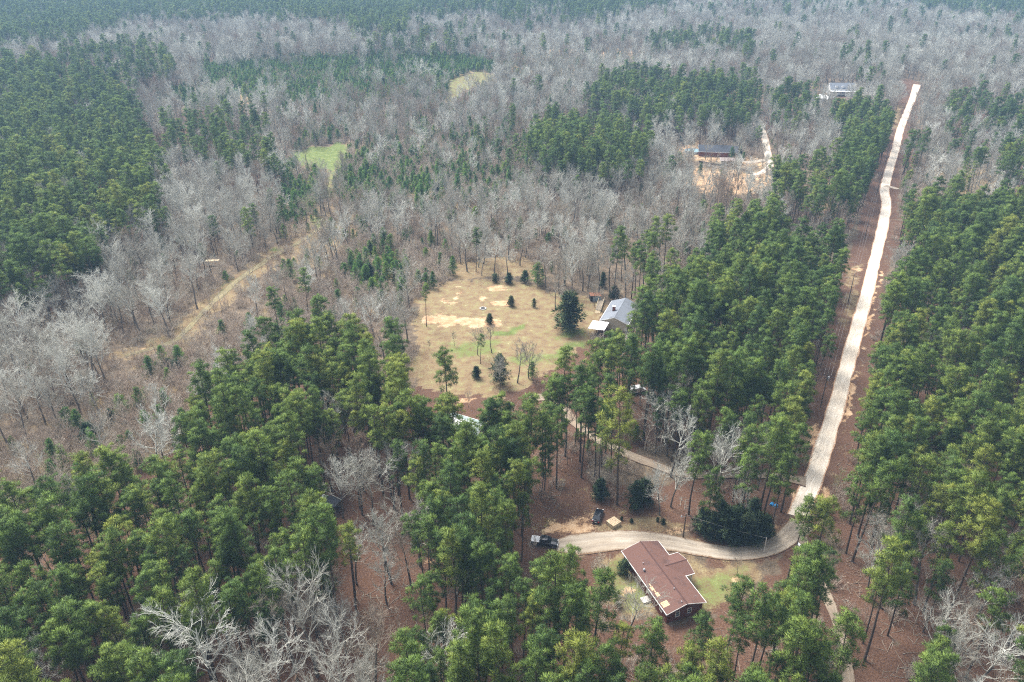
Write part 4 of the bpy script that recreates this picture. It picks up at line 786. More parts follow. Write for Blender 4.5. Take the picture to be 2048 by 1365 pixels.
def gable_house(name, loc, rz, L, W, eh, rise, wallmat, roofmat, over=0.5, trim='white_paint', wins=(), ridge='ridge_shingle', base=0.0):
    o = empty(name, loc, rz); w2 = W / 2 - over; l2 = L / 2 - over; gz = lambda x: eh + rise * (1 - abs(x) / (W / 2)) - 0.16
    MB().prism([(-w2, -0.2), (w2, -0.2), (w2, gz(w2)), (0, gz(0)), (-w2, gz(w2))], -l2, l2).build('wall', wallmat, o)
    m = MB(); sloped(m, 0, W / 2, eh + rise, eh, -L / 2, L / 2); sloped(m, -W / 2, 0, eh, eh + rise, -L / 2, L / 2); rf = m.build('roof', roofmat, o)
    k = rise / (W / 2)
    MB().prism([(-.17, eh + rise - .17 * k + .012), (0, eh + rise + .05), (.17, eh + rise - .17 * k + .012)], -L / 2 - .01, L / 2 + .01).build('ridge_cap', ridge, rf)
    for sx in (-1, 1): MB().box(*sorted((sx * (W / 2 + .003), sx * (W / 2 + .09))), -L / 2 - .02, L / 2 + .02, eh - .17, eh - .01).build('gutter', trim, rf)
    for sy in (-1, 1):
        m = MB(); y0, y1 = sorted((sy * (L / 2 + .003), sy * (L / 2 + .04)))
        m.prism([(-W / 2, eh - .005), (0, eh + rise - .005), (W / 2, eh - .005), (W / 2, eh - .2), (0, eh + rise - .2), (-W / 2, eh - .2)], y0, y1); m.build('barge_board', trim, rf)
    for side, u, z0, wd, ht, sg in wins: window(o, side, u, z0, wd, ht, sg * ((w2 if side == 'x' else l2) + .001))
    return o
def to_local(o, p): return Matrix.Rotation(-o.rotation_euler.z, 3, 'Z') @ (Vector(p) - o.location)

# the brown-roofed brick ranch house
cW, cS, cE, cN = at(1243, 1103, 2.9), at(1335, 1232, 2.9), at(1411, 1204, 2.9), at(1316, 1082, 2.9)
ctr = (cW + cS + cE + cN) / 4; yd = ((cN + cW) / 2 - (cE + cS) / 2); HL = yd.length; HW = ((cE - cS).length + (cN - cW).length) / 2; rz = math.atan2(yd.y, yd.x) - math.pi / 2
EH, RISE = 2.95, 1.25
bh = gable_house('brick_house', ctr, rz, HL, HW, EH, RISE, 'red_brick', 'brown_shingles', 0.45,
    wins=[('x', 5.2, 1.5, .9, .8, -1), ('x', 1.9, 1.5, .9, .8, -1), ('x', -1.4, 1.1, 1.0, 1.25, -1), ('x', -6.3, 1.1, 1.0, 1.25, -1), ('y', -1.6, 1.0, .95, 1.35, -1), ('y', 1.0, 1.0, .95, 1.35, -1), ('x', -5.5, 1.1, 1.0, 1.3, 1)])
tag(bh, 'long red brick house with brown shingle roof and a front gable by the driveway', 'house')
roof = [c for c in bh.children if c.name.startswith('roof')][0]
def on_roof(px, py, x_sign=None):
    z = EH + .6
    for _ in range(12):
        g = at(px, py, z); q = to_local(bh, (g.x, g.y, 0)); z = EH + RISE * (1 - abs(q.x) / (HW / 2))
    return q.x, q.y, z
# cross gable
wy = HL / 2 - .42 * HL; ww = 6.2; xo = HW / 2 + 2.1; rw = 0.86; xi = (1 - rw / RISE) * HW / 2 - .1; ez = EH - .02
m = MB()
for s in (-1, 1):
    a, b = (wy, wy + s * ww / 2); m.add([(xi, a, ez + rw), (xo, a, ez + rw), (xo, b, ez), (HW / 2 - .3 if 0 else xi, b, ez), (xi, a, ez + rw - .14), (xo, a, ez + rw - .14), (xo, b, ez - .14), (xi, b, ez - .14)], [(0, 1, 2, 3), (4, 7, 6, 5), (1, 5, 6, 2), (2, 6, 7, 3), (0, 3, 7, 4)])
wr = m.build('porch_roof', 'brown_shingles', bh)
MB().add([(xi + .1, wy - .17, ez + rw - .035), (xo + .01, wy - .17, ez + rw - .035), (xo + .01, wy, ez + rw + .05), (xi + .1, wy, ez + rw + .05), (xi + .1, wy + .17, ez + rw - .035), (xo + .01, wy + .17, ez + rw - .035)], [(0, 1, 2, 3), (3, 2, 5, 4), (1, 5, 2), (0, 3, 4), (0, 4, 5, 1)]).build('ridge_cap', 'ridge_shingle', wr)
for s in (-1, 1): MB().box(HW / 2 + .1, xo + .02, *sorted((wy + s * (ww / 2 + .003), wy + s * (ww / 2 + .09))), ez - .17, ez - .01).build('gutter', 'white_paint', wr)
m = MB(); x0, x1 = xo + .003, xo + .04; pf = [(wy - ww / 2, ez - .005), (wy, ez + rw - .005), (wy + ww / 2, ez - .005), (wy + ww / 2, ez - .2), (wy, ez + rw - .2), (wy - ww / 2, ez - .2)]
m.add([(x0, a, b) for a, b in pf] + [(x1, a, b) for a, b in pf], [tuple(range(6)), tuple(range(11, 5, -1))] + [(i, (i + 1) % 6, 6 + (i + 1) % 6, 6 + i) for i in range(6)]); m.build('barge_board', 'white_paint', wr)
m = MB(); pf = [(wy - ww / 2 + .4, -.2), (wy + ww / 2 - .4, -.2), (wy + ww / 2 - .4, ez - .1), (wy, ez + rw - .22), (wy - ww / 2 + .4, ez - .1)]; xa, xb = HW / 2 - .6, xo - 1.5
m.add([(xa, a, b) for a, b in pf] + [(xb, a, b) for a, b in pf], [tuple(range(5)), tuple(range(9, 4, -1))] + [(i, (i + 1) % 5, 5 + (i + 1) % 5, 5 + i) for i in range(5)]); m.build('porch_wall', 'red_brick', bh)
for s in (-1, 1): MB().box(xo - .35, xo - .2, wy + s * (ww / 2 - .45) - .07, wy + s * (ww / 2 - .45) + .07, 0, ez - .15).build('porch_post', 'white_paint', bh)
MB().box(HW / 2 - .4, xo - .1, wy - ww / 2 + .2, wy + ww / 2 - .2, .0, .18).build('porch_slab', 'concrete', bh)
# bare boards where shingles are gone, vents, aerial
sl_ = RISE / (HW / 2)
def roof_plate(name, px, py, lx, ly, mat, n=1, gap=.1, dz=.012):
    x, y, z = on_roof(px, py); s = 1 if x > 0 else -1; zf = lambda q: EH + RISE * (1 - abs(q) / (HW / 2))
    for i in range(n):
        yy = y + (i - (n - 1) / 2) * (ly + gap); xa, xb = x - lx / 2, x + lx / 2; v = [(xa, yy - ly / 2, zf(xa) + dz), (xb, yy - ly / 2 - .08, zf(xb) + dz), (xb, yy + ly / 2 - .08, zf(xb) + dz), (xa, yy + ly / 2, zf(xa) + dz)]
        MB().add(v + [(a, b, c - .02) for a, b, c in v], [(0, 1, 2, 3), (4, 7, 6, 5), (0, 4, 5, 1), (1, 5, 6, 2), (2, 6, 7, 3), (3, 7, 4, 0)]).build(name, mat, roof)
roof_plate('bare_board', 1304, 1177, .55, .95, 'plywood'); roof_plate('bare_board', 1300, 1170, .18, .7, 'plywood'); roof_plate('bare_board', 1315, 1189, .6, .95, 'plywood'); roof_plate('bare_board', 1310, 1183, .18, .55, 'plywood'); roof_plate('bare_board', 1330, 1208, 1.3, .27, 'plywood', 4, .06)
for px, py, r_, h_ in ((1286, 1128, .09, .3), (1348, 1179, .1, .35), (1363, 1205, .09, .3)):
    x, y, z = on_roof(px, py); MB().tube((x, y, z - .1), (x, y, z + h_), r_, n=8).build('vent_pipe', 'galvanised', roof)
x, y, z = on_roof(1288, 1142); v_ = MB().tube((x, y, z - .1), (x, y, z + .25), .16, n=10).build('roof_turbine', 'galvanised', roof); MB().tube((x, y, z + .25), (x, y, z + .42), .2, .26, 12).tube((x, y, z + .42), (x, y, z + .6), .26, .1, 12).build('turbine_head', 'galvanised', roof)
x, y, z = on_roof(1390, 1199); MB().tube((x, y, z - .1), (x, y, z + 1.0), .025).tube((x - .35, y, z + .9), (x + .35, y, z + .9), .02).build('aerial', 'galvanised', roof)
MB().box(-HW / 2 + .449 - 1.7, -HW / 2 + .44, -2.9, -1.4, .0, .35).build('back_step', 'concrete', bh)

# grey-roofed house beside the lawn, mostly under pines
a, b = at(1200, 640, 2.8), at(1223, 603, 2.8); yd = b - a; L_ = 15.5; rz = math.atan2(yd.y, yd.x) - math.pi / 2; ax = Vector((math.cos(rz), math.sin(rz), 0)); c_ = (a + b) / 2 + ax * 4.9; c_.z = 0
gh = gable_house('grey_roofed_house', c_, rz, max(L_, yd.length + 1), 9.8, 2.8, 1.9, 'cream_siding', 'grey_shingles', ridge='grey_shingles', wins=[('x', -3, 1.1, 1, 1.2, -1), ('x', 3, 1.1, 1, 1.2, -1)])
tag(gh, 'grey shingle-roofed house half hidden by pines beside the lawn', 'house'); gr = [c for c in gh.children if c.name.startswith('roof')][0]
ch = MB().box(-2.2, -1.3, -2.2, -1.3, 3.2, 5.6).build('chimney', 'chimney_brick', gh); MB().box(-2.3, -1.2, -2.3, -1.2, 5.6, 5.75).build('chimney_cap', 'white_paint', ch)
MB().tube((-2.6, 2.4, 3.6), (-2.6, 2.4, 4.4), .1, n=8).build('vent_pipe', 'galvanised', gr); MB().tube((-1.0, 5.0, 4.0), (-1.0, 5.0, 4.7), .1, n=8).build('vent_pipe', 'galvanised', gr)
g = at(1197, 652, 2.5); cp = empty('carport', g, rz); MB().prism([(-2.8, 2.45), (2.8, 2.75), (2.8, 2.83), (-2.8, 2.53)], -3.2, 3.2).build('roof', 'white_metal', cp)
for sx in (-2.6, 2.6):
    for sy in (-3, 3): MB().box(sx - .05, sx + .05, sy - .05, sy + .05, 0, 2.5).build('post', 'white_paint', cp)
tag(cp, 'white flat-roofed carport at the near end of the grey-roofed house', 'carport')
g = at(1200, 612); dk = empty('wooden_deck', g, rz + .12); MB().box(-1.0, 1.0, -5.0, 4.5, .55, .68).build('deck_floor', 'grey_wood', dk)
for sx in (-.95, .95):
    MB().box(sx - .05, sx + .05, -4.6, 4.5, 1.45, 1.55).build('rail', 'pale_wood', dk)
    for k in range(5): MB().box(sx - .06, sx + .06, -4.5 + k * 2.2, -4.38 + k * 2.2, 0, 1.45).build('post', 'pale_wood', dk)
for k in range(4): MB().box(-.9, .9, -5.35 - k * .3, -5.07 - k * .3, 0, .45 - .12 * k).build('step', 'pale_wood', dk)
tag(dk, 'weathered wooden deck walk with railings left of the grey-roofed house', 'deck')
# tin shed
g = at(1190, 600); sh = empty('tin_shed', g, .10); MB().box(-1.1, 1.9, -1.4, 1.4, 0, 2.0).build('wall', 'tin_blue', sh); MB().box(-1.9, -1.105, -1.38, 1.38, 0, 1.95).build('bay_shade_block', 'shade_and_ash', sh)  # solid near-black block: the bay's inner shade is painted in its colour
MB().prism([(-2.1, 2.25), (2.05, 2.02), (2.05, 2.1), (-2.1, 2.33)], -1.6, 1.6).build('roof', 'rust_tin', sh); MB().box(1.82, 1.93, -1.43, -1.401, 0, 2.0).build('corner_trim', 'white_paint', sh); tag(sh, 'small blue-grey tin shed with a rusty roof behind the lawn', 'shed')
# pale roofed cabin between the pines below the lawn
g = at(930, 850, 2.3); cb = gable_house('pine_cabin', g, math.radians(62), 11, 6.6, 2.5, 1.3, 'grey_wood', 'tin_green', .4, trim='white_paint', ridge='white_metal', wins=[('y', 0, 1, 1, 1.1, -1)])
tag(cb, 'cabin with a pale green tin roof glimpsed between pines below the lawn', 'cabin'); m = MB(); sloped(m, -3.28, -.2, 2.53, 3.75, 0.5, 5.3, .03); m.build('pale_roof_sheet', 'white_metal', cb)
# dark shed roof under the reddish bare trees
g = at(658, 1003, 2.2); ds = empty('lean_to', g, math.radians(-20)); MB().prism([(-2.6, 2.0), (2.6, 2.5), (2.6, 2.58), (-2.6, 2.08)], -1.7, 1.7).build('roof', 'dark_shingles', ds); MB().box(-2.2, 2.2, 1.3, 1.45, 0, 2.2).build('back_wall', 'grey_wood', ds)
MB().prism([(-2.7, 2.085), (-1.2, 2.23), (-1.2, 2.26), (-2.7, 2.115)], -1.72, 1.72).build('tin_sheet', 'galvanised', ds)
for sx in (-2.4, 2.4): MB().box(sx - .07, sx + .07, -1.5, -1.36, 0, 2.1).build('post', 'grey_wood', ds)
tag(ds, 'dark flat shed roof under the reddish bare trees', 'shed')
# far houses
g = at(1436, 300, 3); fh = gable_house('dark_roofed_house', g, math.radians(80), 24, 12, 2.8, 3.0, 'chimney_brick', 'dark_shingles', ridge='dark_shingles', wins=[('x', -6, 1.1, 1.2, 1.2, 1), ('x', 0, 1.1, 1.2, 1.2, 1), ('x', 6, 1.1, 1.2, 1.2, 1)])
tag(fh, 'dark-roofed house behind a big bare tree beside the round pool', 'house')
g = at(1462, 319, 2.6); gg = gable_house('garage', g, math.radians(84), 13, 7, 2.4, 1.2, 'cream_siding', 'tan_shingles', ridge='tan_shingles', wins=[('x', 0, 1, 1, 1, -1)]); tag(gg, 'low garage with pale tan roof in front of the dark-roofed house', 'garage')
g = at(1386, 303, .6); pool = empty('round_pool', g); m = MB(); n = 28; R2 = 5.2
m.add([(math.cos(k * 6.2832 / n) * q, math.sin(k * 6.2832 / n) * q, z) for q, z in ((R2, 0), (R2, 1.25), (R2 - .25, 1.25), (R2 - .25, .9)) for k in range(n)], [(j * n + k, j * n + (k + 1) % n, (j + 1) * n + (k + 1) % n, (j + 1) * n + k) for j in range(3) for k in range(n)]); m.build('pool_wall', 'pool_wall', pool)
MB().add([(math.cos(k * 6.2832 / n) * (R2 - .24), math.sin(k * 6.2832 / n) * (R2 - .24), 1.05) for k in range(n)], [tuple(range(n))]).build('pool_water', 'pool_water', pool); tag(pool, 'round above-ground pool with pale blue water in the tan yard', 'pool')
pts = [at(x, y) for x, y in ((1398, 325), (1430, 331), (1460, 334), (1485, 341), (1500, 347))]; m = MB()
for p, q in zip(pts[:-1], pts[1:]):
    d = (q - p).normalized(); nn = Vector((-d.y, d.x, 0)) * .2; m.add([p - nn, q - nn, q + nn, p + nn] + [v + Vector((0, 0, 1.0)) for v in (p - nn, q - nn, q + nn, p + nn)], [(0, 3, 2, 1), (4, 5, 6, 7), (0, 1, 5, 4), (1, 2, 6, 5), (2, 3, 7, 6), (3, 0, 4, 7)])
tag(m.build('retaining_wall', 'pole_wood'), 'low dark timber retaining wall across the tan yard below the garage', 'wall')
g = at(1682, 178, 4); wh = gable_house('porch_house', g, math.radians(86), 20, 11, 4.6, 4.0, 'white_paint', 'grey_shingles', ridge='grey_shingles', wins=[('x', u, 1.2, 1.1, 1.6, 1) for u in (-7, -3.5, 0, 3.5, 7)])
MB().prism([(5.2, 3.4), (8.2, 2.9), (8.2, 3.02), (5.2, 3.52)], -9.8, 9.8).build('porch_roof', 'white_metal', wh)
for k in range(6): MB().box(7.8, 8.0, -9.4 + k * 3.7, -9.2 + k * 3.7, 0, 2.95).build('porch_post', 'white_paint', wh)
for u in (-5, 0, 5):
    d_ = MB().prism([(2.0, 5.5), (4.4, 5.5), (4.4, 6.9), (2.0, 6.9)], u - 1, u + 1).build('dormer', 'white_paint', wh); MB().box(1.4, 4.7, u - 1.2, u + 1.2, 6.905, 7.05).build('dormer_roof', 'grey_shingles', d_)
wh.rotation_euler.z += math.pi
tag(wh, 'white two-storey house with blue-grey roof and front porch in the far trees', 'house')
g = at(1653, 198, 2.5); wg = gable_house('white_barn', g, math.radians(40), 13, 9, 3, 2.2, 'white_paint', 'white_metal', ridge='white_metal'); tag(wg, 'white metal-roofed outbuilding in front of the far white house', 'barn')
# long pale roof among the bare trees, left
g = at(425, 524, 1.5); lr = empty('open_shelter', g, math.radians(4)); MB().prism([(-2.7, 1.95), (2.7, 2.15), (2.7, 2.23), (-2.7, 2.03)], -.9, .9).build('roof', 'pale_wood', lr)
for sx in (-2.4, 0, 2.4): MB().box(sx - .06, sx + .06, -.6, -.48, 0, 2.05).build('post', 'grey_wood', lr)
tag(lr, 'long pale narrow roof on posts among the bare trees at left', 'shelter')

# ------------------------------------------------------------------ vehicles (local x forward)
def wheels(o, xs, hw, r, wd):
    for x in xs:
        for s in (-1, 1):
            w_ = MB().tube((x, s * (hw - wd), r), (x, s * hw, r), r, n=16).build('wheel', 'tyre_rubber', o); MB().tube((x, s * hw, r), (x, s * (hw + .012), r), r * .62, r * .55, 12).build('rim', 'wheel_metal', w_)
def shell(sec, hw, mat, name, o, bevel=.05): return MB().prism(sec, -hw, hw).build(name, mat, o, bevel, True)
def cabin(o, base, top, z0, z1, hb, ht, paint, name='cabin'):
    """glasshouse: dark glass sides, painted roof and pillars; base and top are (rear x, front x)"""
    b = [(base[0], -hb, z0), (base[1], -hb, z0), (base[1], hb, z0), (base[0], hb, z0)]; t_ = [(top[0], -ht, z1), (top[1], -ht, z1), (top[1], ht, z1), (top[0], ht, z1)]
    g_ = MB().add(b + t_, [(0, 3, 2, 1), (4, 5, 6, 7), (0, 1, 5, 4), (1, 2, 6, 5), (2, 3, 7, 6), (3, 0, 4, 7)]).build('window_band', 'car_glass', o)
    MB().box(top[0] - .02, top[1] + .02, -ht - .015, ht + .015, z1 - .02, z1 + .05).build('roof', paint, o, .03, True)
    for i in range(4): MB().tube(b[i], (t_[i][0], t_[i][1], z1), .05, .045, 6).build('pillar', paint, o)
    xm = (base[0] + base[1]) / 2
    for s in (-1, 1): MB().tube((xm, s * hb, z0), ((top[0] + top[1]) / 2, s * ht, z1), .05, .045, 6).build('pillar', paint, o)
    return g_
def sedan(name, loc, rz, paint, label):
    o = empty(name, loc, rz); shell([(-2.28, .35), (2.25, .32), (2.3, .62), (2.05, .78), (1.0, .93), (-1.5, .98), (-2.2, .93), (-2.32, .6)], .9, paint, 'body', o, .07)
    cabin(o, (-1.75, 1.05), (-1.05, .25), .93, 1.42, .82, .62, paint); wheels(o, (-1.4, 1.42), .91, .32, .2)
    for s in (-1, 1): MB().box(2.18, 2.32, *sorted((s * .5, s * .82)), .58, .72).build('headlight', 'lamp_lens', o, .02); MB().box(-2.35, -2.22, *sorted((s * .5, s * .84)), .68, .84).build('tail_light', 'red_lens', o, .02); MB().box(.75, .95, *sorted((s * .9, s * 1.08)), .92, 1.04).build('mirror', paint, o, .02)
    MB().box(-2.345, -2.322, -.26, .26, .5, .62).build('number_plate', 'white_paint', o)
    return tag(o, label, 'car')
a, b = at(1200, 1024), at(1191, 1048); sedan('parked_car', (a + b) / 2, math.atan2((a - b).y, (a - b).x), 'black_paint', 'small black car parked on leaf litter beside the pale wooden box')
a, b = at(1064, 1086), at(1114, 1092); d = b - a; g = (a + b) / 2
tk = empty('pickup_truck', g, math.atan2(d.y, d.x)); shell([(-2.85, .5), (2.75, .45), (2.85, .95), (2.6, 1.12), (1.2, 1.2), (-2.8, 1.2)], .96, 'black_paint', 'body', tk, .07)
cabin(tk, (-1.0, 1.45), (-.75, .65), 1.18, 1.86, .9, .74, 'black_paint'); wheels(tk, (-1.75, 1.85), .98, .4, .26)
MB().box(-2.86, -1.05, -.94, .94, 1.2, 1.32).build('bed_cover', 'white_car_paint', tk, .03); MB().box(-1.95, -1.9, -.95, .95, 1.32, 1.335).build('cover_seam', 'grey_bark', tk); MB().box(-2.93, -2.86, -.9, .9, .55, .72).build('rear_bumper', 'silver_paint', tk, .02); MB().box(2.84, 2.95, -.9, .9, .5, .72).build('front_bumper', 'silver_paint', tk, .03)
for s in (-1, 1): MB().box(2.7, 2.87, *sorted((s * .55, s * .9)), .85, 1.02).build('headlight', 'lamp_lens', tk, .02); MB().box(1.0, 1.2, *sorted((s * .96, s * 1.2)), 1.2, 1.42).build('mirror', 'black_paint', tk, .02)
tag(tk, 'black pickup truck with a white bed cover parked at the end of the driveway', 'truck')
g = at(1275, 785); vn = empty('parked_van', g, math.radians(20)); shell([(-2.4, .45), (2.3, .4), (2.4, .9), (1.6, 1.15), (.9, 1.95), (-2.35, 2.0)], .92, 'white_car_paint', 'body', vn, .08); MB().add([(1.62, -.78, 1.2), (1.62, .78, 1.2), (.98, .72, 1.9), (.98, -.72, 1.9)], [(0, 1, 2, 3)]).build('windscreen', 'car_glass', vn); wheels(vn, (-1.5, 1.5), .93, .35, .22)
tag(vn, 'pale vehicle glimpsed under pines in the middle of the wood', 'vehicle')

# ------------------------------------------------------------------ yard things
g = at(1227, 1050); bx = empty('wooden_box', g, math.radians(38)); MB().box(-1.15, 1.15, -1.05, 1.05, 0, .95).build('side_panels', 'pale_wood', bx, .03)
for k in range(6): MB().box(-1.22 + k * .41, -.84 + k * .41, -1.12, 1.12, .96, 1.03).build('lid_board', 'pale_wood', bx, .01)
for sx in (-1, 1):
    for sy in (-1, 1): MB().box(*sorted((sx * 1.151, sx * 1.2)), *sorted((sy * .9, sy * 1.05)), 0, .94).build('corner_batten', 'grey_wood', bx)
lm = MB(); R = np.random.default_rng(5)
for _ in range(160):
    x, y = R.uniform(-1.1, 1.1), R.uniform(-1.0, 1.0); a = R.uniform(0, 6.28); q = .07; lm.add([(x + math.cos(a + k * 2.1) * q, y + math.sin(a + k * 2.1) * q, 1.04 + R.uniform(0, .03)) for k in range(3)], [(0, 1, 2)])
tag(lm.build('fallen_leaves', 'rust_tin', bx), kind='stuff'); tag(bx, 'square pale wooden box with leaf-strewn lid beside the black car', 'wooden box')
def shrub(name, px, py, h, shape, ti, label, cat='shrub', group=None, hs=CEDARS, HH=(5.0, 7.5, 3.0)):
    g = at(px, py); return tree(name, *hs[shape], (g.x, g.y, g.z, shape, random.uniform(0, 6.28), h / HH[shape]), label, cat, group, ti)
for px, py, h, lab in ((1243, 1040, .8, 'tiny dark round shrub right of the wooden box, first of four in a row'), (1263, 1046, 1.0, 'small dark round shrub, second in the row right of the wooden box'), (1315, 1043, .9, 'small dark round shrub, third in the row right of the wooden box'), (1326, 1049, 1.3, 'largest dark round shrub, last in the row right of the wooden box')):
    shrub('round_shrub', px, py, h, 2, .3, lab, group='small shrubs above the driveway')
shrub('yard_shrub', 1247, 1148, 3.0, 2, .5, 'dark green bush at the left corner of the brown-roofed house')
shrub('magnolia_tree', 1137, 662, 12.5, 0, .62, 'large dense dark evergreen tree standing on the right side of the lawn', 'tree')
for px, py, h, sp, ti, lab in ((1022, 613, 3.6, 0, .9, 'rounded evergreen bush beside bare sand on the upper lawn'), (1068, 615, 3.4, 1, .7, 'small pointed evergreen bush on the upper right lawn'), (979, 649, 3.6, 0, .8, 'rounded evergreen bush in the middle of the lawn beside a thin bare trunk'), (953, 757, 3.6, 0, .1, 'very dark round bush at the lower edge of the lawn'), (1000, 770, 10, 1, .6, 'tall dark ragged evergreen at the lower edge of the lawn'),
        (1050, 566, 4.5, 0, .5, 'dark broad bush in the hedge row at the top of the lawn'), (1018, 568, 4, 0, .3, 'darkest bush in the hedge row at the top of the lawn'), (990, 565, 3, 2, .7, 'small light bush at the left end of the hedge row'), (1228, 600, 5, 0, .2, 'dark evergreen bush behind the grey-roofed house'), (1205, 575, 6, 1, .2, 'dark evergreen behind the tin shed')):
    shrub('evergreen_bush', px, py, h, sp, ti, lab, 'evergreen', 'evergreens round the lawn')
for px, py, h, sp, lab in ((1420, 1078, 7, 1, 'leftmost dark evergreen of the dense row above the driveway bend'), (1452, 1082, 8, 0, 'second dark evergreen of the dense row above the driveway bend'), (1485, 1088, 8, 1, 'third dark evergreen of the dense row above the driveway bend'), (1512, 1084, 7, 0, 'rightmost dark evergreen of the dense row above the driveway bend'), (1436, 1060, 8, 1, 'dark evergreen behind the left of the dense row'), (1500, 1064, 9, 1, 'dark evergreen behind the right of the dense row'), (1270, 1020, 8, 1, 'dark evergreen at the foot of the lone yellow-green pine'), (1405, 1066, 6, 0, 'low dark evergreen left of the dense row beside the lamp pole'), (1470, 1070, 7, 0, 'dark evergreen behind the middle of the dense row'), (1528, 1072, 5, 0, 'low dark evergreen at the right end of the dense row'), (1288, 1005, 6, 0, 'low dark evergreen right of the lone yellow-green pine'), (1200, 998, 5, 0, 'low dark evergreen above the black car')):
    shrub('cedar_tree', px, py, h, sp, random.uniform(.3, .7), lab, 'evergreen', 'dark evergreens above the driveway')
for px, py, h, sp, lab in ((185, 890, 6, 0, 'dark evergreen shrub in the left brush above pink shrub'), (225, 850, 5, 1, 'dark evergreen shrub in the middle of the left brush'), (355, 745, 3.5, 2, 'round dark bush in the brush right of the grass track'), (338, 738, 3, 2, 'smaller round dark bush in the brush right of the grass track'), (740, 560, 6, 0, 'dark shrub beside the green thicket left of the lawn'), (875, 395, 6, 0, 'dark evergreen in the young pines above the lawn'), (1360, 290, 5, 0, 'dark round bush left of the round pool'), (1480, 318, 6, 1, 'dark pointed bush at the right end of the dark-roofed house')):
    shrub('evergreen_shrub', px, py, h, sp, .2, lab, 'evergreen', 'dark shrubs scattered in the brush')
# fallen logs
def log(px0, py0, px1, py1, r, mat, lab):
    a, b = at(px0, py0), at(px1, py1); d = b - a; o = empty('fallen_log', a, 0); m = MB(); n = 5; R = np.random.default_rng(int(px0))
    pts = [d * (k / n) + Vector((R.normal(0, .12), R.normal(0, .12), r + .15 + abs(R.normal(0, .1)))) for k in range(n + 1)]
    for k in range(n): m.tube(pts[k], pts[k + 1], r * (1 - .12 * k), r * (1 - .12 * (k + 1)), 7)
    m.build('stem', mat, o); m = MB()
    for k in range(2, n + 1):
        for _ in range(2): q = pts[k]; m.tube(q, q + Vector((R.normal(0, .9), R.normal(0, .9), R.uniform(.1, .9))), r * .4, r * .1, 5)
    m.build('limbs', mat, o); tag(o, lab, 'log')
plain('bleached_wood', (0.52, 0.49, 0.44), 0.9, 0.15)
log(228, 917, 275, 900, .2, 'bleached_wood', 'bleached fallen tree at the brush edge of the near stand'); log(716, 527, 722, 517, .22, 'bleached_wood', 'short bleached log beside the green thicket left of the lawn'); log(878, 572, 892, 568, .25, 'pole_wood', 'dark fallen log at the upper left edge of the lawn'); log(1262, 990, 1325, 1003, .14, 'bleached_wood', 'pale fallen trunk lying above the wooden box')
g = at(1548, 1012); tp = empty('tarped_pile', g, math.radians(-35), 0.55); m = MB()
for dx in (-1.0, .75): m.prism([(dx - .8, .05), (dx - .55, .75), (dx, 1.0), (dx + .5, .8), (dx + .75, .05)], -.8, .8)
m.build('tarp', 'blue_tarp', tp, .05); MB().box(-1.7, 1.5, -.95, .95, 0, .12).build('pallet', 'grey_wood', tp); tag(tp, 'bright blue tarp covering a low pile under a pine near the road', 'tarp')
g = at(1596, 1098); mb_ = empty('mailbox', g, .4); MB().box(-.05, .05, -.05, .05, 0, 1.05).build('post', 'grey_wood', mb_); MB().prism([(-.28, 1.05), (.28, 1.05), (.28, 1.25), (.14, 1.38), (-.14, 1.38), (-.28, 1.25)], -.42, .42).build('box', 'white_metal', mb_); tag(mb_, 'small pale box on a post at the mouth of the driveway', 'mailbox')
g = at(966, 618); fp = empty('fire_ring', g); st = []
for k in range(11): a = k * 6.2832 / 11; MB().box(-.26, .26, -.18, .18, 0, .3).build('ring_stone', 'concrete', fp, .05).location = (math.cos(a) * 1.05, math.sin(a) * 1.05, 0)
for k, c in enumerate(fp.children): c.rotation_euler.z = math.atan2(c.location.y, c.location.x) + math.pi / 2
MB().tube((0, 0, -.05), (0, 0, .06), .85, .7, 12).build('ash_bed', 'shade_and_ash', fp); tag(fp, 'ring of stones round a dark hollow on the upper lawn', 'fire ring')

# ------------------------------------------------------------------ power line
def pole(px, py, h, label, transformer=False, arm=True, lamp=False, rz=0.0):
    g = at(px, py); o = empty('utility_pole', g, rz); MB().tube((0, 0, -.5), (0, 0, h), .17, .11, 10).build('pole_shaft', 'pole_wood', o)
    if arm: MB().box(-1.0, 1.0, -.19, -.115, h - .55, h - .42).build('crossarm', 'pole_wood', o)
    for x in ((-.9, 0, .9) if arm else (0,)): MB().tube((x, -.15 if x else 0, h - (.42 if x else 0)), (x, -.15 if x else 0, h - (.25 if x else -.2)), .045, .03, 8).build('insulator', 'white_paint', o)
    if transformer: MB().tube((.38, 0, h - 2.2), (.38, 0, h - 1.1), .27, n=14).build('transformer', 'galvanised', o); MB().tube((.38, 0, h - 1.1), (.38, 0, h - .85), .06, n=8).build('bushing', 'white_paint', o)
    if lamp: MB().tube((0, 0, h - .7), (-.9, 0, h - .45), .03, n=6).build('lamp_arm', 'galvanised', o); MB().tube((-.9, 0, h - .42), (-.9, 0, h - .68), .08, .2, 10).build('lamp_head', 'galvanised', o)
    return tag(o, label, 'utility pole', 'poles of the roadside power line' if arm else None), g
ROADA = -math.radians(27.5); poles = []
for px, py, h, lab, tr in ((1641, 815, 11, 'nearest wooden roadside pole, carrying a grey transformer', True), (1696, 606, 11, 'second wooden pole along the left side of the road', False), (1729, 478, 11, 'third wooden pole along the left side of the road', False), (1753, 390, 11, 'fourth wooden pole along the left side of the road', False), (1771, 325, 11, 'farthest wooden pole along the left side of the road', False)):
    poles.append((*pole(px, py, h, lab, tr, rz=ROADA), h))
o, g0 = pole(1366, 1075, 6.4, 'dark wooden pole with a lamp arm above the driveway', arm=False, lamp=True); tag(o, group='poles of the roadside power line')
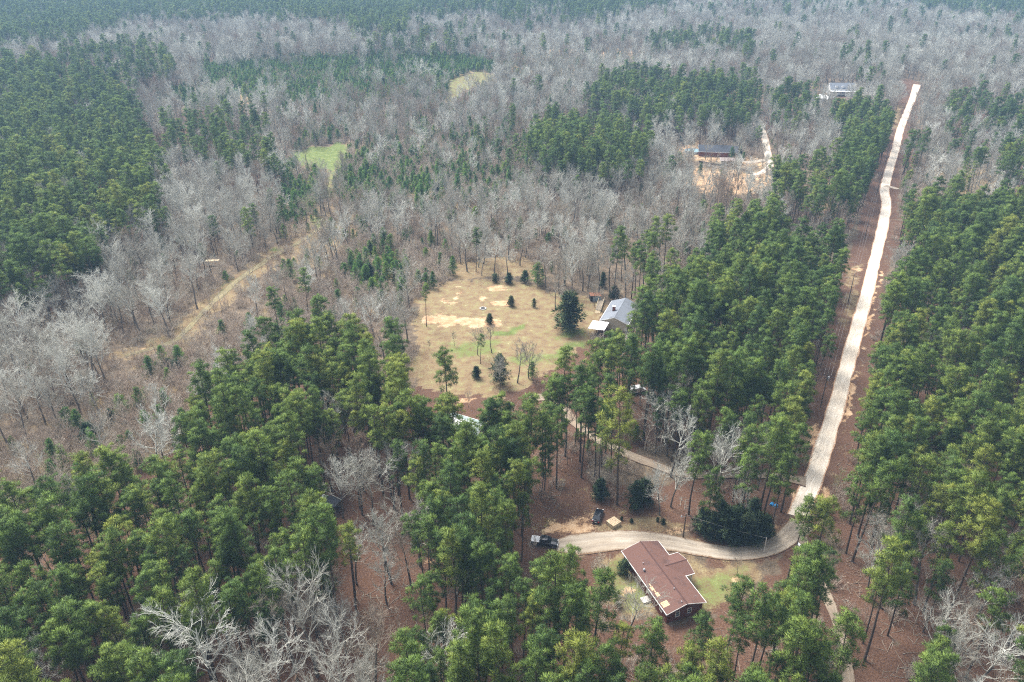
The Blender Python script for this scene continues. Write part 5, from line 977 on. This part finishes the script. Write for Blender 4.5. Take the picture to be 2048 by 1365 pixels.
def wire(name, p, q, sag, r, label):
    m = MB(); n = 14; P_ = [p.lerp(q, k / n) - Vector((0, 0, sag * 4 * (k / n) * (1 - k / n))) for k in range(n + 1)]
    for k in range(n): m.tube(P_[k], P_[k + 1], r, n=4)
    return tag(m.build(name, 'wire_metal'), label, 'wire', 'wires of the roadside power line')
M3 = Matrix.Rotation(ROADA, 3, 'Z'); ends = [(o.location.copy(), h) for o, g, h in poles]; nm = ['nearest', 'second', 'third', 'fourth']
gn = at(1575, 1075); ends.insert(0, (gn, 11)); nm.insert(0, 'lowest')
for i in range(len(ends) - 1):
    (a, ha), (b, hb) = ends[i], ends[i + 1]
    if i == 0: continue
    for x, side in ((-.9, 'left'), (0, 'middle'), (.9, 'right')):
        zo = -.25 if x else .2; off = M3 @ Vector((x, -.15 if x else 0, 0)); wire('power_wire', a + off + Vector((0, 0, ha + zo)), b + off + Vector((0, 0, hb + zo)), .9, .02, '%s wire of the %s span of the roadside power line' % (side, nm[i]))
a = Vector((g0.x, g0.y, 6.3)); g1 = at(1533, 1078, 4.0); q = MB(); g1w = Vector((g1.x, g1.y, 0)); o = empty('service_pole', g1w); MB().tube((0, 0, -.3), (0, 0, 4.1), .09, .07, 8).build('pole_shaft', 'bleached_wood', o); MB().tube((0, 0, 4.1), (0, 0, 4.25), .05, n=6).build('insulator', 'white_paint', o); tag(o, 'short pale post at the right end of the single overhead wire', 'post', 'poles of the roadside power line')
wire('service_wire', a, g1w + Vector((0, 0, 4.2)), .35, .025, 'single overhead wire running right from the lamp pole above the driveway')
HAZE_DENSITY = 0.00018

# ------------------------------------------------------------------ the air
hz = MB().box(-9600, 9600, -2200, 11600, -1.5, 128).build('haze', 'concrete')
hm = bpy.data.materials.new('haze_air'); hm.use_nodes = True; t = hm.node_tree; t.nodes.clear()
mo = t.nodes.new('ShaderNodeOutputMaterial'); pv = t.nodes.new('ShaderNodeVolumePrincipled'); pv.inputs['Color'].default_value = (0.42, 0.68, 1.0, 1); pv.inputs['Density'].default_value = HAZE_DENSITY; pv.inputs['Anisotropy'].default_value = 0.0
t.links.new(pv.outputs[0], mo.inputs['Volume']); hz.data.materials.clear(); hz.data.materials.append(hm); tag(hz, kind='stuff', label='thin bluish haze over the far woods', cat='haze')
